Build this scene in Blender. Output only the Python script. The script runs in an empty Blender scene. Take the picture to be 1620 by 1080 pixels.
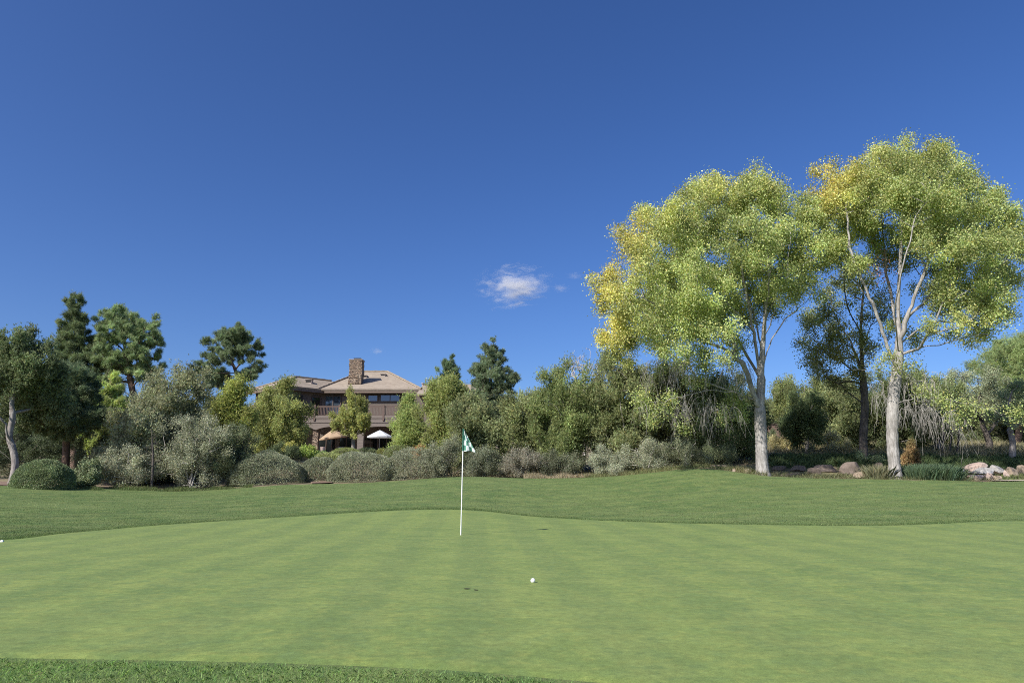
import bpy, math, random
import numpy as np
from mathutils import Vector, noise as mnoise

rad = math.radians
sc = bpy.context.scene
col = sc.collection

# ------------------------------------------------------------------ camera model
F = 1080.0
CAMZ = 1.0
TH = math.atan(222.0 / F)
CT, ST = math.cos(TH), math.sin(TH)

def P(px, py, D):
    u = (px - 810.0) / F
    v = (py - 540.0) / F
    dy = CT + v * ST
    dz = ST - v * CT
    return np.array([u * D / dy, D, CAMZ + D * dz / dy])

def ZY(py, D):
    v = (py - 540.0) / F
    return CAMZ + D * (ST - v * CT) / (CT + v * ST)

def pxm(py, D):
    """pixels per metre at that depth"""
    v = (py - 540.0) / F
    return F * (CT + v * ST) / D

# ------------------------------------------------------------------ terrain
def az_of(px):
    return (px - 810.0) / F / (CT + 0.2 * ST)

COLS = {
    -700: [(13, -.05), (18, .2), (25, .7), (28, .9), (34, 1.2), (40, 1.5), (50, 2.1), (62, 2.8), (80, 3.6), (120, 7.2), (320, 26)],
    0:    [(13, -.06), (16, .04), (20, ZY(806, 20)), (25, ZY(783, 25)), (28.2, ZY(769, 28.2)), (34, 1.05), (40, 1.4), (50, 2.0), (62, 2.8), (80, 3.6), (120, 7.2), (320, 26)],
    150:  [(13, 0.0), (15.5, -.03), (20, ZY(811, 20)), (25, ZY(789, 25)), (29.5, ZY(775, 29.5)), (34, .95), (40, 1.4), (50, 2.0), (62, 2.8), (80, 3.6), (120, 7.2), (320, 26)],
    300:  [(13, 0.0), (17, .02), (20, ZY(812, 20)), (25, ZY(791, 25)), (31.5, ZY(777, 31.5)), (35, .8), (40, 1.5), (50, 2.2), (62, 2.8), (80, 3.5), (120, 7.2), (320, 26)],
    450:  [(13, 0.0), (18.3, .08), (21, ZY(803, 21)), (25, ZY(784, 25)), (32.5, ZY(767, 32.5)), (35, .95), (40, 1.8), (46, 2.5), (52, 2.75), (62, 2.8), (80, 3.2), (120, 7.2), (320, 26)],
    600:  [(13, 0.0), (19.8, .17), (22, ZY(795, 22)), (26, ZY(775, 26)), (33.3, ZY(762, 33.3)), (36, 1.1), (40, 1.8), (46, 2.5), (52, 2.75), (62, 2.8), (80, 3.2), (120, 7.2), (320, 26)],
    750:  [(13, 0.0), (20.4, .21), (22, ZY(796, 22)), (26, ZY(770, 26)), (31, ZY(754, 31)), (34, ZY(753, 34)), (37, 1.25), (42, 1.8), (50, 2.6), (62, 3.1), (80, 3.6), (120, 7.2), (320, 26)],
    850:  [(13, 0.0), (19.5, .04), (22, ZY(806, 22)), (26, ZY(778, 26)), (31, ZY(760, 31)), (34, ZY(757, 34)), (37, 1.25), (42, 1.8), (50, 2.6), (62, 3.2), (80, 3.8), (120, 7.2), (320, 26)],
    950:  [(13, 0.0), (18.3, .01), (21, ZY(811, 21)), (26, ZY(780, 26)), (31, ZY(758, 31)), (34, ZY(755, 34)), (37, 1.4), (42, 1.9), (50, 2.6), (62, 3.3), (80, 4.0), (120, 7.7), (320, 26)],
    1050: [(13, 0.0), (17, .01), (20, ZY(814, 20)), (26, ZY(778, 26)), (31, ZY(751, 31)), (33.5, ZY(745, 33.5)), (37, 1.7), (42, 2.1), (50, 2.8), (62, 3.7), (80, 4.5), (120, 8.2), (320, 26)],
    1120: [(13, 0.0), (16.5, .02), (20, ZY(812, 20)), (26, ZY(776, 26)), (31, ZY(744, 31)), (33, ZY(739, 33)), (36, 1.9), (42, 2.3), (50, 3.1), (62, 4.1), (80, 5.0), (120, 8.7), (320, 26)],
    1200: [(13, 0.0), (16, .03), (20, ZY(808, 20)), (26, ZY(773, 26)), (31, ZY(753, 31)), (33, 1.45), (36, 1.9), (42, 2.6), (50, 3.5), (62, 4.6), (80, 5.3), (120, 9.2), (320, 26)],
    1300: [(13, 0.0), (15.8, .03), (20, ZY(806, 20)), (26, ZY(774, 26)), (30.5, ZY(757, 30.5)), (33, 1.25), (36, 1.85), (42, 2.6), (50, 3.5), (62, 4.6), (80, 5.3), (120, 9.2), (320, 26)],
    1420: [(13, 0.0), (16, .03), (20, ZY(806, 20)), (26, ZY(775, 26)), (30.5, ZY(760, 30.5)), (33, 1.25), (36, 1.8), (42, 2.55), (50, 3.4), (62, 4.5), (80, 5.3), (120, 9.2), (320, 26)],
    1620: [(13, 0.0), (17.2, .05), (21, ZY(803, 21)), (26, ZY(778, 26)), (30.5, ZY(763, 30.5)), (33, 1.25), (36, 1.75), (42, 2.5), (50, 3.3), (62, 4.4), (80, 5.2), (120, 9.2), (320, 26)],
    2300: [(13, 0.0), (17.2, .05), (21, .3), (26, .7), (30.5, 1.0), (33, 1.2), (36, 1.6), (42, 2.3), (50, 3.1), (62, 4.2), (80, 5.0), (120, 9.2), (320, 26)],
}

def pchip(xs, ys, q):
    xs = np.asarray(xs, float); ys = np.asarray(ys, float)
    h = np.diff(xs); d = np.diff(ys) / h
    m = np.zeros(len(xs))
    m[0], m[-1] = d[0], d[-1]
    for i in range(1, len(xs) - 1):
        if d[i-1] * d[i] > 0:
            w1 = 2 * h[i] + h[i-1]; w2 = h[i] + 2 * h[i-1]
            m[i] = (w1 + w2) / (w1 / d[i-1] + w2 / d[i])
    k = np.clip(np.searchsorted(xs, q) - 1, 0, len(xs) - 2)
    t = (q - xs[k]) / h[k]
    t2, t3 = t * t, t * t * t
    return (2*t3-3*t2+1)*ys[k] + (t3-2*t2+t)*h[k]*m[k] + (-2*t3+3*t2)*ys[k+1] + (t3-t2)*h[k]*m[k+1]

DG = np.concatenate([np.arange(0, 40, .25), np.arange(40, 80, .5), np.arange(80, 322, 4)])
_cp = sorted(COLS)
_caz = np.array([az_of(p) for p in _cp])
_prof = []
for p in _cp:
    pts = [(0, -.12), (3.0, -.03), (5, 0.0), (9, 0.0)] + COLS[p]
    _prof.append(pchip([a for a, b in pts], [b for a, b in pts], np.clip(DG, 0, 319.9)))
_prof = np.array(_prof)
AZG = np.linspace(_caz[0], _caz[-1], 400)
ZG = np.stack([pchip(_caz, _prof[:, j], AZG) for j in range(len(DG))], 1)
_k = np.exp(-np.linspace(-2, 2, 21) ** 2); _k /= _k.sum()
ZG = np.stack([np.convolve(np.pad(ZG[:, j], 10, mode='edge'), _k, 'valid') for j in range(len(DG))], 1)

def gz(x, y):
    x = np.asarray(x, float); y = np.asarray(y, float)
    yy = np.clip(y, 0, 318)
    az = x / np.maximum(y, 3.0)
    ai = np.clip((az - AZG[0]) / (AZG[1] - AZG[0]), 0, 398.999)
    i = ai.astype(int); fi = ai - i
    j = np.clip(np.searchsorted(DG, yy, side='right') - 1, 0, len(DG) - 2)
    fj = (yy - DG[j]) / (DG[j+1] - DG[j])
    z = (ZG[i, j]*(1-fi) + ZG[i+1, j]*fi)*(1-fj) + (ZG[i, j+1]*(1-fi) + ZG[i+1, j+1]*fi)*fj
    und = .012*np.sin(x*.9+y*.35) + .015*np.sin(x*.37-y*.8+1.3)
    return z + und * np.clip((y-22)/6, 0, 1) * .8

def G(px, D, dz=0.0):
    """point on the ground in that direction"""
    x = P(px, 740, D)[0]
    return np.array([x, D, float(gz(x, D)) + dz])

# ------------------------------------------------------------------ material helpers
def mat(name):
    m = bpy.data.materials.new(name); m.use_nodes = True
    nt = m.node_tree
    return m, nt, nt.nodes['Principled BSDF'], nt.nodes['Material Output']

def nd(nt, typ, **kw):
    n = nt.nodes.new(typ)
    for k, v in kw.items():
        if k.startswith('i_'):
            n.inputs[k[2:].replace('_', ' ')].default_value = v
        else:
            setattr(n, k, v)
    return n

def ramp(nt, src, stops):
    r = nt.nodes.new('ShaderNodeValToRGB')
    e = r.color_ramp.elements
    while len(e) < len(stops): e.new(.5)
    for k, (p, c) in enumerate(stops):
        e[k].position = p
        e[k].color = (c, c, c, 1) if not hasattr(c, '__len__') else (*c, 1)
    nt.links.new(src, r.inputs[0])
    return r.outputs[0]

def mixc(nt, fac, a, b, mode='MIX'):
    n = nt.nodes.new('ShaderNodeMix'); n.data_type = 'RGBA'; n.blend_type = mode
    for s, v in ((n.inputs[0], fac), (n.inputs[6], a), (n.inputs[7], b)):
        if hasattr(v, 'links') or isinstance(v, bpy.types.NodeSocket): nt.links.new(v, s)
        elif hasattr(v, '__len__'): s.default_value = (*v, 1)
        else: s.default_value = v
    return n.outputs[2]

def coords(nt, scale=(1, 1, 1), rot=(0, 0, 0)):
    tc = nt.nodes.new('ShaderNodeTexCoord')
    mp = nt.nodes.new('ShaderNodeMapping')
    mp.inputs['Scale'].default_value = scale
    mp.inputs['Rotation'].default_value = rot
    nt.links.new(tc.outputs['Object'], mp.inputs['Vector'])
    return mp.outputs[0]

def noise(nt, vec, scale, detail=4, rough=.55, dist=0.0):
    n = nt.nodes.new('ShaderNodeTexNoise')
    n.inputs['Scale'].default_value = scale
    n.inputs['Detail'].default_value = detail
    n.inputs['Roughness'].default_value = rough
    n.inputs['Distortion'].default_value = dist
    nt.links.new(vec, n.inputs['Vector'])
    return n.outputs['Fac']

def bump(nt, h, strength, dist, to):
    b = nt.nodes.new('ShaderNodeBump')
    b.inputs['Strength'].default_value = strength
    b.inputs['Distance'].default_value = dist
    nt.links.new(h, b.inputs['Height'])
    nt.links.new(b.outputs[0], to.inputs['Normal'])

def plain(name, c, rough=.7, var=.25, sc_=3.0, metal=0.0, bmp=0.0):
    m, nt, bs, out = mat(name)
    v = coords(nt)
    f = noise(nt, v, sc_, 5, .6)
    a = tuple(min(1, x * (1 - var)) for x in c); b = tuple(min(1, x * (1 + var)) for x in c)
    nt.links.new(mixc(nt, f, a, b), bs.inputs['Base Color'])
    bs.inputs['Roughness'].default_value = rough
    bs.inputs['Metallic'].default_value = metal
    if bmp: bump(nt, f, .6, bmp, bs)
    return m

def leafmat(name, rough=.5, trans=.35, spec=.3):
    m, nt, bs, out = mat(name)
    at = nt.nodes.new('ShaderNodeAttribute'); at.attribute_name = 'col'
    nt.links.new(at.outputs['Color'], bs.inputs['Base Color'])
    bs.inputs['Roughness'].default_value = rough
    bs.inputs['Specular IOR Level'].default_value = spec
    tr = nt.nodes.new('ShaderNodeBsdfTranslucent')
    hs = nt.nodes.new('ShaderNodeHueSaturation')
    hs.inputs['Saturation'].default_value = 1.15; hs.inputs['Value'].default_value = 1.2
    nt.links.new(at.outputs['Color'], hs.inputs['Color'])
    nt.links.new(hs.outputs[0], tr.inputs['Color'])
    mx = nt.nodes.new('ShaderNodeMixShader'); mx.inputs[0].default_value = trans
    nt.links.new(bs.outputs[0], mx.inputs[1]); nt.links.new(tr.outputs[0], mx.inputs[2])
    nt.links.new(mx.outputs[0], out.inputs['Surface'])
    return m

def barkmat(name, c0, c1, zs=.22, scale=14, dist=.03, fur=.0):
    m, nt, bs, out = mat(name)
    v = coords(nt, (1, 1, zs))
    f = noise(nt, v, scale, 6, .65, .6)
    v2 = coords(nt)
    g = noise(nt, v2, 2.2, 3)
    c = mixc(nt, ramp(nt, f, [(.32, 0), (.62, 1)]), c0, c1)
    c = mixc(nt, ramp(nt, g, [(.4, 0), (.7, .5)]), c, tuple(x*.62 for x in c0))
    nt.links.new(c, bs.inputs['Base Color'])
    bs.inputs['Roughness'].default_value = .9
    bs.inputs['Specular IOR Level'].default_value = .15
    bump(nt, f, .9, dist, bs)
    return m

M = {}
M['leaf_broad'] = leafmat('cottonwood_leaf', .45, .36, .32)
M['leaf_scale'] = leafmat('juniper_spray', .7, .32, .15)
M['leaf_needle'] = leafmat('pine_needles', .55, .32, .25)
M['leaf_shrub'] = leafmat('shrub_leaf', .6, .30, .25)
M['grass_blade'] = leafmat('grass_blade', .6, .35, .2)
M['bark_pale'] = barkmat('cottonwood_bark', (.19, .175, .16), (.47, .45, .43), .16, 13, .035)
M['bark_grey'] = barkmat('juniper_bark', (.17, .15, .135), (.38, .35, .325), .12, 16, .02)
M['bark_white'] = barkmat('old_juniper_bark', (.15, .13, .115), (.40, .37, .345), .07, 13, .03)
M['bark_brown'] = barkmat('pine_bark', (.085, .06, .048), (.21, .145, .11), .3, 12, .03)
M['bark_dark'] = barkmat('dark_bark', (.06, .052, .048), (.16, .14, .125), .2, 14, .025)
M['dead_twig'] = barkmat('dead_twig_bark', (.33, .30, .27), (.55, .52, .48), .3, 12, .005)

# ------------------------------------------------------------------ object helpers
def link(o, parent=None):
    col.objects.link(o)
    if parent is not None: o.parent = parent
    return o

def tag(o, label, cat, group=None, kind=None):
    if label: o['label'] = label
    if cat: o['category'] = cat
    if group: o['group'] = group
    if kind: o['kind'] = kind
    return o

def empty(name, loc, label, cat, group=None):
    o = bpy.data.objects.new(name, None); link(o)
    o.location = loc; o.empty_display_size = .3
    return tag(o, label, cat, group)

def mesh_np(name, V, faces_idx, nper, m, parent=None, colr=None, smooth=False, org=None):
    """V [n,3]; faces_idx flat int array; nper ints per polygon (scalar or array)"""
    me = bpy.data.meshes.new(name)
    V = np.asarray(V, np.float32)
    if org is not None: V = V - np.asarray(org, np.float32)
    faces_idx = np.asarray(faces_idx, np.int32).ravel()
    if np.isscalar(nper):
        npoly = len(faces_idx) // nper
        tot = np.full(npoly, nper, np.int32)
    else:
        tot = np.asarray(nper, np.int32); npoly = len(tot)
    me.vertices.add(len(V)); me.vertices.foreach_set('co', V.ravel())
    me.loops.add(len(faces_idx)); me.loops.foreach_set('vertex_index', faces_idx)
    me.polygons.add(npoly)
    st = np.concatenate([[0], np.cumsum(tot)[:-1]]).astype(np.int32)
    me.polygons.foreach_set('loop_start', st); me.polygons.foreach_set('loop_total', tot)
    if smooth: me.polygons.foreach_set('use_smooth', np.ones(npoly, bool))
    if colr is not None:
        a = me.attributes.new('col', 'FLOAT_COLOR', 'POINT')
        c4 = np.ones((len(V), 4), np.float32); c4[:, :3] = colr
        a.data.foreach_set('color', c4.ravel())
    me.update(calc_edges=True); me.validate()
    me.materials.append(m)
    o = bpy.data.objects.new(name, me)
    return link(o, parent)

def unit(a):
    a = np.asarray(a, float)
    return a / np.maximum(np.linalg.norm(a, axis=-1, keepdims=True), 1e-9)

class MB:
    def __init__(s): s.v = []; s.f = []
    def add(s, vs, fs):
        o = len(s.v); s.v += [tuple(map(float, p)) for p in vs]; s.f += [tuple(i + o for i in f) for f in fs]; return s
    def box(s, x0, x1, y0, y1, z0, z1):
        return s.add([(x0,y0,z0),(x1,y0,z0),(x1,y1,z0),(x0,y1,z0),(x0,y0,z1),(x1,y0,z1),(x1,y1,z1),(x0,y1,z1)],
                     [(0,3,2,1),(4,5,6,7),(0,1,5,4),(1,2,6,5),(2,3,7,6),(3,0,4,7)])
    def wallseg(s, a, b, z0, z1, t):
        """oriented slab from plan point a to b, thickness t behind (to the left of a->b)"""
        a = np.array(a, float); b = np.array(b, float); d = unit(b - a); n = np.array([-d[1], d[0]]) * t
        q = [a, b, b + n, a + n]
        return s.add([(*p, z0) for p in q] + [(*p, z1) for p in q],
                     [(0,3,2,1),(4,5,6,7),(0,1,5,4),(1,2,6,5),(2,3,7,6),(3,0,4,7)])
    def prism(s, poly, z0, z1):
        n = len(poly)
        return s.add([(*p, z0) for p in poly] + [(*p, z1) for p in poly],
                     [tuple(range(n))[::-1], tuple(range(n, 2*n))] + [(i, (i+1) % n, n+(i+1) % n, n+i) for i in range(n)])
    def slab(s, pts, t):
        """planar polygon with thickness t downward"""
        n = len(pts); pts = [np.array(p, float) for p in pts]
        return s.add(pts + [p - np.array([0, 0, t]) for p in pts],
                     [tuple(range(n)), tuple(range(n, 2*n))[::-1]] + [(i, n+i, n+(i+1) % n, (i+1) % n) for i in range(n)])
    def tube(s, pts, r, n=8):
        pts = np.array(pts, float); r = np.broadcast_to(r, (len(pts),))
        V, Fc = tube_arrays(pts, r, n)
        s.add(V, [tuple(f) for f in Fc])
        k = len(s.v) - len(V)
        s.f.append(tuple(k + i for i in range(n))[::-1]); s.f.append(tuple(k + len(V) - n + i for i in range(n)))
        return s
    def build(s, name, m, parent=None, org=None, smooth=False):
        me = bpy.data.meshes.new(name)
        v = s.v if org is None else [(a-org[0], b-org[1], c-org[2]) for a, b, c in s.v]
        me.from_pydata(v, [], s.f); me.update(); me.materials.append(m)
        if smooth:
            for p in me.polygons: p.use_smooth = True
        return link(bpy.data.objects.new(name, me), parent)

def tube_arrays(pts, r, n):
    t = np.zeros_like(pts); t[1:-1] = pts[2:] - pts[:-2]; t[0] = pts[1] - pts[0]; t[-1] = pts[-1] - pts[-2]
    t = unit(t)
    mt = t.mean(0)
    ref = np.array([1., 0, 0]) if abs(mt[0]) < abs(mt[1]) else np.array([0, 1., 0])
    if abs(unit(mt)[2]) < .5: ref = np.array([0, 0, 1.])
    s = unit(np.cross(t, ref)); b = np.cross(t, s)
    a = np.arange(n) * 2 * math.pi / n
    V = pts[:, None, :] + r[:, None, None] * (np.cos(a)[None, :, None] * s[:, None, :] + np.sin(a)[None, :, None] * b[:, None, :])
    m = len(pts)
    i = np.arange(m - 1)[:, None] * n; j = np.arange(n)[None, :]; j2 = (j + 1) % n
    Fc = np.stack([i + j, i + j2, i + n + j2, i + n + j], -1).reshape(-1, 4)
    return V.reshape(-1, 3), Fc

def catmull(pts, sub):
    pts = np.asarray(pts, float)
    if len(pts) < 3 or sub < 2: return pts
    p = np.vstack([2*pts[0]-pts[1], pts, 2*pts[-1]-pts[-2]])
    t = (np.arange(sub) / sub)[None, :, None]
    a, b, c, d = p[:-3, None], p[1:-2, None], p[2:-1, None], p[3:, None]
    q = .5*((2*b)+(-a+c)*t+(2*a-5*b+4*c-d)*t*t+(-a+3*b-3*c+d)*t**3)
    return np.vstack([q.reshape(-1, pts.shape[1]), pts[-1:]])

# ------------------------------------------------------------------ plant generator
def grow(skel, attr, rng, bf=.35, rbase=.3, rtip=.007, p=2.3, wig=.06):
    """skel: list of polylines (first is the trunk; the others start on an earlier one); attr: twig ends [n,3]"""
    pos, par = [], []
    def nearest(q):
        return int(np.argmin(((np.array(pos) - q) ** 2).sum(1)))
    for k, pl in enumerate(skel):
        pl = catmull(np.array(pl, float), 4)
        prev = -1
        if k:
            prev = nearest(pl[0]); pl = pl[1:]
        for q in pl:
            pos.append(q); par.append(prev); prev = len(pos) - 1
    n0 = len(pos); N = len(attr)
    pos = np.vstack([np.array(pos), attr]); par = np.concatenate([np.array(par, int), np.full(N, -1)])
    plen = np.zeros(len(pos))
    for i in range(1, n0): plen[i] = plen[par[i]] + np.linalg.norm(pos[i] - pos[par[i]])
    A = pos[n0:]
    ok0 = np.arange(n0)[int(n0 * .0):]
    # a first connection cost to every skeleton node (not to the lowest part of the trunk)
    d = np.sqrt(((A[:, None] - pos[None, ok0]) ** 2).sum(2))
    up = np.clip(pos[None, ok0, 2] - A[:, None, 2], 0, None) * .6     # prefer to grow upward
    low = np.where(ok0 < n0 * .08, 2.0, 0)[None]
    cst = d + bf * plen[None, ok0] + up + low
    best = cst.argmin(1); cost = cst[np.arange(N), best]; best = ok0[best]
    todo = np.ones(N, bool)
    for _ in range(N):
        i = int(np.argmin(np.where(todo, cost, 1e9)))
        todo[i] = False; par[n0+i] = best[i]
        plen[n0+i] = plen[best[i]] + np.linalg.norm(A[i] - pos[best[i]])
        c = np.sqrt(((A - A[i]) ** 2).sum(1)) + bf * plen[n0+i] + np.clip(A[i, 2] - A[:, 2], 0, None) * .6
        m_ = todo & (c < cost)
        cost[m_] = c[m_]; best[m_] = n0 + i
    # order from the tips down
    order = np.argsort(-plen)
    rp = np.full(len(pos), rtip ** p)
    has = np.zeros(len(pos), bool); acc = np.zeros(len(pos))
    for i in order:
        if has[i]: rp[i] = acc[i]
        if par[i] >= 0: acc[par[i]] += rp[i]; has[par[i]] = True
    r = rp ** (1 / p)
    r = rtip + (r - rtip) * (rbase - rtip) / max(r[0] - rtip, 1e-6)
    kids = {}
    for i in range(len(pos)):
        if par[i] >= 0: kids.setdefault(par[i], []).append(i)
    return pos, par, r, kids

def tree_mesh(name, skel, attr, rng, m, parent, org, rbase, rtip=.008, bf=.35, wig=.05, flare=.22, p=1.8):
    pos, par, r, kids = grow(skel, attr, rng, bf, rbase, rtip, p)
    z0 = pos[0, 2]
    VV, FF, off = [], [], 0
    stack = [(0, -1)]
    while stack:
        s, frm = stack.pop()
        chain = [s]; 
        while chain[-1] in kids:
            ks = sorted(kids[chain[-1]], key=lambda q: -r[q])
            for q in ks[1:]: stack.append((q, chain[-1]))
            chain.append(ks[0])
        pts = pos[chain]; rr = r[chain]
        if frm >= 0:
            pts = np.vstack([pos[frm], pts]); rr = np.concatenate([[min(r[frm], rr[0]*1.25)], rr])
        if len(pts) < 2: continue
        sub = 3 if rr[0] > .012 else 2
        if len(pts) == 2:
            mid = pts.mean(0) + rng.normal(0, wig, 3) * np.linalg.norm(pts[1]-pts[0])
            pts = np.array([pts[0], mid, pts[1]]); rr = np.array([rr[0], rr.mean(), rr[1]])
        else:
            pts = pts.copy()
            if frm >= 0: pts[1:-1] += rng.normal(0, wig*.5, (len(pts)-2, 3))
        q = catmull(pts, sub)
        rq = np.interp(np.linspace(0, len(pts)-1, len(q)), np.arange(len(pts)), rr)
        if frm < 0:
            rq = rq * (1 + flare * np.exp(-(q[:, 2] - z0) / (rbase * 1.3)))
            rq = rq * (1 + rng.normal(0, .035, len(rq)))
        n = 14 if rr[0] > .12 else (8 if rr[0] > .05 else (5 if rr[0] > .02 else 3))
        V, Fc = tube_arrays(q, rq, n)
        VV.append(V); FF.append(Fc + off); off += len(V)
    return mesh_np(name, np.vstack(VV), np.vstack(FF), 4, m, parent, smooth=True, org=org)

def kites(pos, d, L, W, cols, rng, fold=.12):
    n = len(pos)
    s = unit(np.cross(d, rng.normal(size=(n, 3)))); nn = np.cross(d, s)
    L = L[:, None]; W = W[:, None]
    V = np.stack([pos, pos + d*L*.42 + s*W*.5 + nn*W*fold, pos + d*L, pos + d*L*.42 - s*W*.5 + nn*W*fold], 1).reshape(-1, 3)
    return V, np.arange(4*n), 4, np.repeat(cols, 4, 0)

def tufts(pos, d, L, W, cols, rng, k=4, spread=.55):
    n = len(pos)
    pp = np.repeat(pos, k, 0); dd = unit(np.repeat(d, k, 0) + rng.normal(0, spread, (n*k, 3)))
    s = unit(np.cross(dd, rng.normal(size=(n*k, 3))))
    LL = np.repeat(L, k)[:, None] * rng.uniform(.7, 1.2, (n*k, 1)); WW = np.repeat(W, k)[:, None]
    V = np.stack([pp - s*WW*.5, pp + dd*LL, pp + s*WW*.5], 1).reshape(-1, 3)
    c = np.repeat(cols, k, 0) * rng.uniform(.85, 1.15, (n*k, 1))
    return V, np.arange(3*n*k), 3, np.repeat(c, 3, 0)

LEAFGAIN = 2.55
def leafcols(n, base, rng, var=.2, alt=None, altp=None, gain=True):
    c = np.tile(np.array(base, float), (n, 1))*(LEAFGAIN if gain else 1)
    if alt is not None:
        k = np.clip(altp, 0, 1)[:, None]
        c = c*(1-k) + np.array(alt)[None]*(LEAFGAIN*.85 if gain else 1)*k
    c *= np.exp(rng.normal(0, var, (n, 1)))
    c[:, 0] *= np.exp(rng.normal(0, var*.45, n)); c[:, 2] *= np.exp(rng.normal(0, var*.5, n))
    c = c*.86 + c.mean(1, keepdims=True)*.14
    return np.clip(c, .004, .9)

def sample_clumps(cl, n, rng, shell=.5, gap=.0, gscale=1.0):
    """cl: rows cx cy cz rx ry rz w -> n points (outer part favoured) with the outward direction of their clump"""
    cl = np.asarray(cl, float)
    w = (cl[:, 3]*cl[:, 4]*cl[:, 5]) ** .75 * cl[:, 6]
    out, dr, tries = [], [], 0
    while sum(map(len, out)) < n and tries < 12:
        tries += 1
        k = rng.choice(len(cl), n, p=w/w.sum())
        u = unit(rng.normal(size=(n, 3)))
        rr = rng.uniform(0, 1, n) ** (1/3)
        rr = shell*(1-(1-rr)*.6) + (1-shell)*rr
        q = cl[k, :3] + u*rr[:, None]*cl[k, 3:6]
        if gap > 0:
            nv = np.array([mnoise.noise(Vector(p/gscale)) for p in q])
            keep = nv > (gap - .5)
            q, u = q[keep], u[keep]
        out.append(q); dr.append(u)
    q = np.vstack(out)[:n]; u = np.vstack(dr)[:n]
    return q, u

def px_clumps(spec, D, deep=True, rng=None, core=None):
    """spec rows (px, py, rx, ry, weight, depth offset in m); fills the crown's depth as well"""
    rows = []
    for s in spec:
        px, py, rx = s[:3]; ry = s[3] if len(s) > 3 and s[3] else rx
        w = s[4] if len(s) > 4 else 1.0; do = s[5] if len(s) > 5 else 0.0
        c = P(px, py, D + do); k = pxm(py, D + do)
        rows.append([*c, rx/k, max(rx, ry)/k*1.0, ry/k, w])
    a = np.array(rows)
    if not deep: return a
    cx = np.average(a[:, 0], weights=a[:, 6]); R = (a[:, 0].max() - a[:, 0].min())/2 + a[:, 3].mean()
    ztop = (a[:, 2] + a[:, 5]).max(); zlo = (a[:, 2]-a[:, 5]).min()
    extra = []
    for row in a:
        rel = abs(row[0]-cx)/R
        h = R*math.sqrt(max(.08, 1-rel**2))
        top = (row[2]-zlo)/(ztop-zlo)
        for sg in (-1, 1):
            q = row.copy()
            q[1] += sg*h*rng.uniform(.35, .75)*(1.0 if top < .8 else .55)
            f = min(1.0, q[1]/row[1])
            q[0] = cx*f + (q[0]-cx)*f*rng.uniform(.72, .92)
            q[2] = CAMZ + (q[2]-CAMZ)*f - rng.uniform(.1, .5)*row[5]
            q[6] *= .75
            extra.append(q)
    return np.vstack([a, np.array(extra)])

PALE_TWIG = M['dead_twig']
REG = []

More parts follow.
